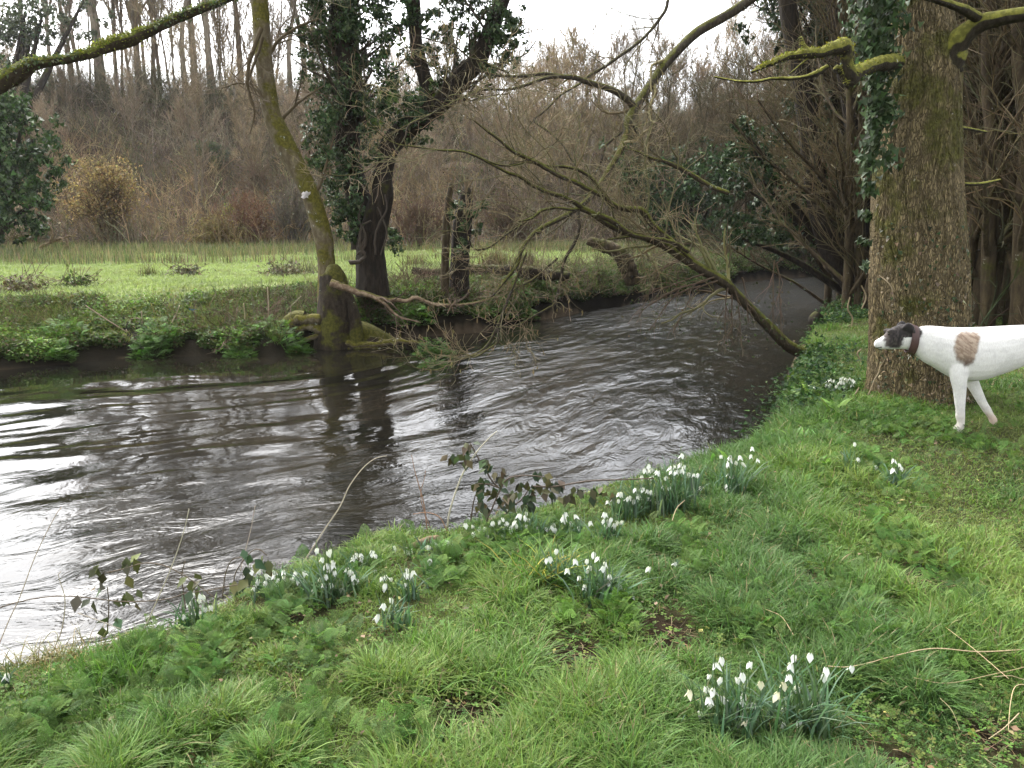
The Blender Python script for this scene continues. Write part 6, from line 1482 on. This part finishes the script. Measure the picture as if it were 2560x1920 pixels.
# ------------------------------------------------------------------ snowdrops
def petal(n=5, w=.40, bulge=.30, open_=.35):
    t = np.linspace(0, 1, n); V = []
    for k in t:
        wd = w * math.sin(math.pi * min(1, .10 + .9 * k) ** .95) if k < 1 else .03
        ro = bulge * math.sin(math.pi * .62 * k) + open_ * k * k
        for s in (-1, 0, 1): V.append([s * wd, ro - abs(s) * .10 * math.sin(math.pi * k), -k])
    F = []
    for i in range(n - 1):
        for j in (0, 1): o = i * 3 + j; F.append([o, o + 1, o + 4, o + 3])
    return np.array(V), np.array(F)
def flower_mesh(mb, r, foot_, head, L, withered=False):
    """scape from foot to a hooked tip, pendant flower hanging at head"""
    up_ = head + [0, 0, L * .55]; side = nrm(np.array([r.normal(), r.normal() * .6, 0.]))
    top_ = up_ - side * L * .35 + [0, 0, L * .2]
    S = spline([foot_, lerp(foot_, top_, .5) + r.normal(0, .004, 3), top_ - [0, 0, L * .35], top_ + [0, 0, L * .02], up_ + [0, 0, L * .05], head + [0, 0, L * .12]], 14)
    g = (.09, .16, .045); tubes(mb, S[None], np.full((1, 14), .0016), 5, g)
    # ovary
    tubes(mb, np.array([[head + [0, 0, L * .16], head + [0, 0, L * .08], head + [0, 0, -L * .04]]]), np.array([[.001, .0032, .0026]]), 6, (.11, .20, .04), cap=True)
    # spathe
    sp_ = np.array([top_, top_ + side * .004 + [0, 0, .012], top_ + side * .012 + [0, 0, .016]]); tubes(mb, sp_[None], np.array([[.0016, .002, .0006]]), 4, (.18, .24, .09))
    op = r.uniform(-.12, .38); V, F = petal(5, .36, .30, op)
    tilt = r.normal(0, .18, 2); a0 = r.uniform(0, 6.28)
    for k in range(3):
        a = a0 + k * 2.094 + r.normal(0, .1); R_ = np.array([[math.cos(a), -math.sin(a), 0], [math.sin(a), math.cos(a), 0], [0, 0, 1]])
        q = (V * L) @ R_.T; q[:, 0] -= tilt[0] * q[:, 2]; q[:, 1] -= tilt[1] * q[:, 2]
        mb.add(q + head, [F], (.74, .70, .52) if withered else (.84, .84, .81))
    V2, F2 = petal(4, .26, .22, .05)
    for k in range(3):
        a = a0 + 1.05 + k * 2.094; R_ = np.array([[math.cos(a), -math.sin(a), 0], [math.sin(a), math.cos(a), 0], [0, 0, 1]])
        q = (V2 * L * .55) @ R_.T; q[:, 0] -= tilt[0] * q[:, 2]; q[:, 1] -= tilt[1] * q[:, 2]
        mb.add(q + head, [F2], (.62, .72, .48))
for k_, (fr, b_, fl, nl, rad, lab) in enumerate(CL):
    r = np.random.default_rng(500 + k_)
    if nl >= 16 and k_ not in (0, 1, 2, 3, 4): fl = fl + [(fl[int(i_)][0] + r.normal(0, 34), fl[int(i_)][1] + r.normal(0, 24)) for i_ in r.integers(0, len(fl), int(len(fl) * .9))]
    c = gD(*fd(fr, *b_)); t = thing('snowdrop_clump', lab, 'snowdrops', c, 'snowdrops on the near bank')
    hs_ = []
    for (x, y) in fl:
        Yf_ = c[1] + r.uniform(-.5, .5) * rad
        hd = at(*fd(fr, x, y), Yf_) if False else at(*D(*fd(fr, x, y)), Yf_)
        ft = c + [r.normal(0, rad * .5), r.normal(0, rad * .4), 0]; ft[0] = lerp(ft[0], hd[0], .45); ft[2] = h1(ft[0], ft[1]) - .005
        hs_.append(hd[2] - ft[2]); mb = MB()
        flower_mesh(mb, r, ft, hd, r.uniform(.022, .029) * (1 + .075 * max(0, c[1] - 2.5)), withered=(k_ < 2 and r.random() < .2))
        put(mb, 'flower', M_PETAL, t)
    hmax = np.clip(np.percentile(hs_, 75) * 1.05, .10, .30) * 1.12; q = c + np.stack([r.normal(0, rad * .7, nl), r.normal(0, rad * .6, nl), np.zeros(nl)], -1); q[:, 2] = height(q[:, 0], q[:, 1]) - .01
    nl2 = int(nl * 1.7); q = c + np.stack([r.normal(0, rad * .7, nl2), r.normal(0, rad * .6, nl2), np.zeros(nl2)], -1); q[:, 2] = height(q[:, 0], q[:, 1]) - .01
    mb = MB(); grass(mb, r, q, r.uniform(hmax * .65, hmax * 1.1, nl2), np.full(nl2, .0088) * (1 + .06 * c[1]), r.uniform(.10, .85, nl2), mixcol(r, [(.085, .15, .078), (.07, .13, .064), (.13, .20, .125)], nl2, .15)); put(mb, 'leaves', M_GRASS, t)

# ------------------------------------------------------------------ brambles, dry stalks, twigs
r = np.random.default_rng(81)
CT = lambda x, y: (1000 + x * 700 / 2074, 1000 + y * 700 / 2074)
def bramble(label, F, Y, stems, leaves, ws, lsize, seed, cols, per=3, scol=(.09, .065, .045)):
    r = np.random.default_rng(seed); L = [limb(F, p, Y + r.uniform(-.06, .06), ws, 20, .1) for p in stems]
    p0 = L[0][0][0]; t = thing('bramble', label, 'bramble', p0)
    P, R = stackK(L); mb = MB(); tubes(mb, P, R, 6, scol, cap=True); put(mb, 'stems', M_DRY, t)
    pos = []
    for q in leaves:
        c = at(*F(*q), Y); pos.append(c + r.normal(size=(per, 3)) * [.016, .02, .014])
    pos = np.concatenate(pos); n = len(pos); mb = MB()
    scatter(mb, LEAF, pos, r.uniform(lsize * .75, lsize * 1.2, n), face_rot(r, np.array([[0, -1., .5]]) * np.ones((n, 1)), .6) , mixcol(r, cols, n, .3)); put(mb, 'leaves', M_IVY, t)
Yb = gD(1060, 1140)[1]
bramble('dark leaved bramble sprawling over the water edge in the middle', CT, Yb - .05,
        [[(520, 930), (540, 780), (560, 700)], [(745, 660), (690, 610), (640, 530), (590, 450), (560, 390), (520, 320)], [(640, 900), (745, 660), (790, 590), (860, 565), (960, 560), (1060, 570)], [(780, 850), (840, 780), (900, 740), (960, 650)], [(980, 640), (1150, 640), (1400, 600), (1640, 590), (1880, 580)], [(745, 655), (660, 625), (580, 620)]],
        [(640, 450), (660, 470), (700, 490), (720, 520), (740, 560), (770, 565), (620, 560), (590, 625), (610, 640), (650, 670), (690, 670), (560, 690), (590, 735), (610, 770), (655, 790), (760, 690), (760, 740), (800, 770), (840, 690), (870, 600), (880, 650), (930, 620), (940, 690), (960, 720), (990, 660), (1000, 590), (1040, 530), (1060, 560), (1100, 570), (1130, 600), (1160, 590), (1100, 700), (1080, 660), (1290, 680), (1330, 650), (1420, 670), (1470, 650), (1560, 680), (520, 330), (500, 350), (480, 440), (515, 415), (375, 400), (415, 390), (820, 680), (1150, 700), (1230, 700), (950, 760)], [4.5, 4, 3], .062, 1, [(.035, .055, .025), (.05, .07, .03), (.07, .07, .03), (.09, .075, .045)])
TL = lambda x, y: T(0, 2, x, y)
Yb = gD(350, 1378)[1]
bramble('sparse trailing bramble over the water at lower left', TL, Yb - .02,
        [[(-60, 640), (30, 605), (200, 560), (400, 540), (600, 555), (760, 575), (900, 575), (1080, 560), (1180, 525), (1400, 495), (1520, 465), (1640, 480)], [(690, 390), (800, 365), (920, 330), (1040, 340), (1170, 400), (1260, 460), (1390, 560)], [(1195, 620), (1180, 525), (1170, 400), (1190, 315)], [(1430, 540), (1450, 400), (1490, 310), (1560, 290)], [(1500, 470), (1520, 380), (1600, 270), (1660, 240), (1720, 280)], [(690, 780), (700, 600), (690, 480)]],
        [(810, 305), (880, 300), (830, 340), (880, 350), (600, 370), (650, 380), (790, 530), (830, 560), (870, 560), (740, 670), (585, 520), (690, 480), (585, 570), (1230, 390), (1260, 430), (1270, 470), (1540, 265), (1600, 310), (1640, 290), (1720, 310), (1740, 320), (1570, 390), (1590, 400), (1540, 430), (1550, 450), (680, 700)], [3.5, 3, 2.5], .058, 2, [(.06, .09, .045), (.08, .10, .05), (.10, .085, .05), (.12, .14, .05)], per=2, scol=(.12, .09, .06))
SK2 = [('tall thin pale stalk leaning right at the left edge', TL, [(-10, 860), (60, 690), (130, 540), (220, 300), (300, 130), (370, 0), (395, -30)], gD(5, 1455)[1], 3.2),
       ('straight pale stalk rising from the bank lip left of the five snowdrops', TL, [(915, 780), (1000, 590), (1100, 360), (1180, 130), (1215, -20)], gD(310, 1392)[1], 3.4),
       ('long pale stalk arching right over the river, from the tall snowdrop clump', F22, [(-260, 2010), (-100, 1760), (0, 1610), (60, 1480), (150, 1360), (230, 1300), (300, 1285)], gD(655, 1232)[1], 3.6),
       ('thick white stalk arching over the middle bramble', F22, [(690, 1750), (705, 1646), (750, 1500), (800, 1380), (880, 1260), (950, 1180), (1010, 1125)], gD(965, 1158)[1], 5),
       ('thin stalk standing left of the tall snowdrop clump', TL, [(1545, 380), (1580, 240), (1615, 100), (1640, -40)], gD(540, 1290)[1], 2.4),
       ('forked reddish dead stalk left of the thick white stalk', F22, [(560, 1760), (540, 1600), (500, 1450), (480, 1380), (460, 1280)], gD(925, 1160)[1], 3),
       ('reddish dead stalk leaning left beside the forked one', F22, [(690, 1770), (640, 1680), (560, 1650), (470, 1660)], gD(955, 1160)[1], 3),
       ('thin dead stalk with a kink behind the forked reddish one', F22, [(580, 1750), (520, 1560), (545, 1420), (550, 1380)], gD(935, 1158)[1], 2),
       ('curled pale dead stem at the lower left over the water', TL, [(330, 910), (390, 780), (415, 640), (415, 540), (390, 460), (375, 400), (390, 385)], gD(120, 1432)[1], 3.4),
       ('kinked straw stem at the lower left beside the curled one', TL, [(130, 980), (230, 890), (330, 770), (370, 790), (360, 850), (330, 900)], gD(50, 1452)[1], 3),
       ('thin pale stem slanting down to the left bank lip', TL, [(500, 650), (640, 700), (820, 770)], gD(270, 1400)[1], 2.6)]
for lab, F, pts, Yk, w in SK2:
    P, R = limb(F, pts, Yk, [w, w * .8, w * .4], 26); mb = MB(); tubes(mb, P[None], R[None], 5, (.30, .17, .10) if 'reddish' in lab or 'kink ' in lab else vary(r, (.48, .41, .30), 1, .1, .03), cap=True)
    put(mb, 'dead_stalk', M_DRY, None, loc=P[0], label=lab, cat='stalk')
GT = [('long pale fallen twig running from the front snowdrops to the right edge', [(920, 1185), (1050, 1160), (1200, 1130), (1330, 1095), (1600, 1070), (1900, 1050), (2212, 1030), (2400, 1020)], 8), ('pale fallen twig below the long one at the right edge', [(1480, 1270), (1700, 1260), (2000, 1205), (2212, 1150), (2350, 1110)], 5), ('short pale twig at the right edge crossing the thin straw', [(1990, 1250), (2100, 1243), (2212, 1235), (2350, 1230)], 6), ('thin straw slanting across the two fallen twigs', [(1690, 890), (1850, 1060), (2090, 1240)], 4), ('curved yellow stem at the lower right corner', [(2085, 1580), (2100, 1400), (2130, 1310), (2212, 1260)], 6), ('fine dead stem near the lower right corner', [(1650, 1370), (1720, 1480), (1780, 1570)], 4), ('short dry stem left of the front snowdrops right clump', [(535, 762), (640, 840), (720, 930)], 5), ('dead twig at the bottom right corner', [(1960, 1640), (2060, 1570), (2150, 1490)], 8), ('tan forked dead stem in the bright grass above the middle', [(2130, 170), (2160, 100), (2212, 30)], 6)]
for lab, pts, w in GT:
    fr = (1, 2) if 'above the middle' in lab else (2, 2)
    rows = []
    for q in pts:
        u, v = T(fr[0], fr[1], *q); g_ = ground_at(u, min(v, 1915)); u2 = u; rows.append([g_[0], g_[1], g_[2] + .085 + .03 * r.random(), w * TS / FPX * g_[1] / 2])
    S = spline(rows, 30); mb = MB(); tubes(mb, S[None, :, :3], S[None, :, 3] * np.linspace(.7, 1.1, 30), 6, vary(r, (.40, .31, .18), 1, .12, .03), cap=True)
    put(mb, 'fallen_twig', M_DRY, None, loc=S[0, :3], label=lab, cat='twig')
P = np.array([gD(885, 1196) + [0, 0, .03], gD(905, 1190) + [0, 0, .04], gD(925, 1184) + [0, 0, .045], gD(950, 1178) + [0, 0, .04]]); P = spline(P, 24)
mb = MB(); lumpy_trunk(mb, P, np.full(24, .018) * np.r_[.6, np.ones(22), .6], 14, 97, .2); put(mb, 'log_piece', M_BARK_BARE, None, loc=P[0], label='short reddish piece of dead branch lying among the snowdrops', cat='log')

# ------------------------------------------------------------------ damp air
mb = MB()
hx, hy0, hy1, z0, z1 = 920, -320, 1020, -2.2, 40
v = np.array([[x, y, z] for z in (z0, z1) for x, y in ((-hx, hy0), (hx, hy0), (hx, hy1), (-hx, hy1))], float)
mb.add(v, [np.array([[0, 3, 2, 1], [4, 5, 6, 7], [0, 1, 5, 4], [1, 2, 6, 5], [2, 3, 7, 6], [3, 0, 4, 7]])], ONE)
m = bpy.data.materials.new('damp_air'); m.use_nodes = True; nt = m.node_tree; nt.nodes.clear()
o_ = nt.nodes.new('ShaderNodeOutputMaterial'); pv = nt.nodes.new('ShaderNodeVolumePrincipled'); pv.inputs['Color'].default_value = (.93, .95, 1, 1); pv.inputs['Density'].default_value = .0003; pv.inputs['Anisotropy'].default_value = .2
nt.links.new(pv.outputs[0], o_.inputs['Volume'])
put(mb, 'haze', m, label='thin damp air softening the far trees', kind='stuff', smooth=False)
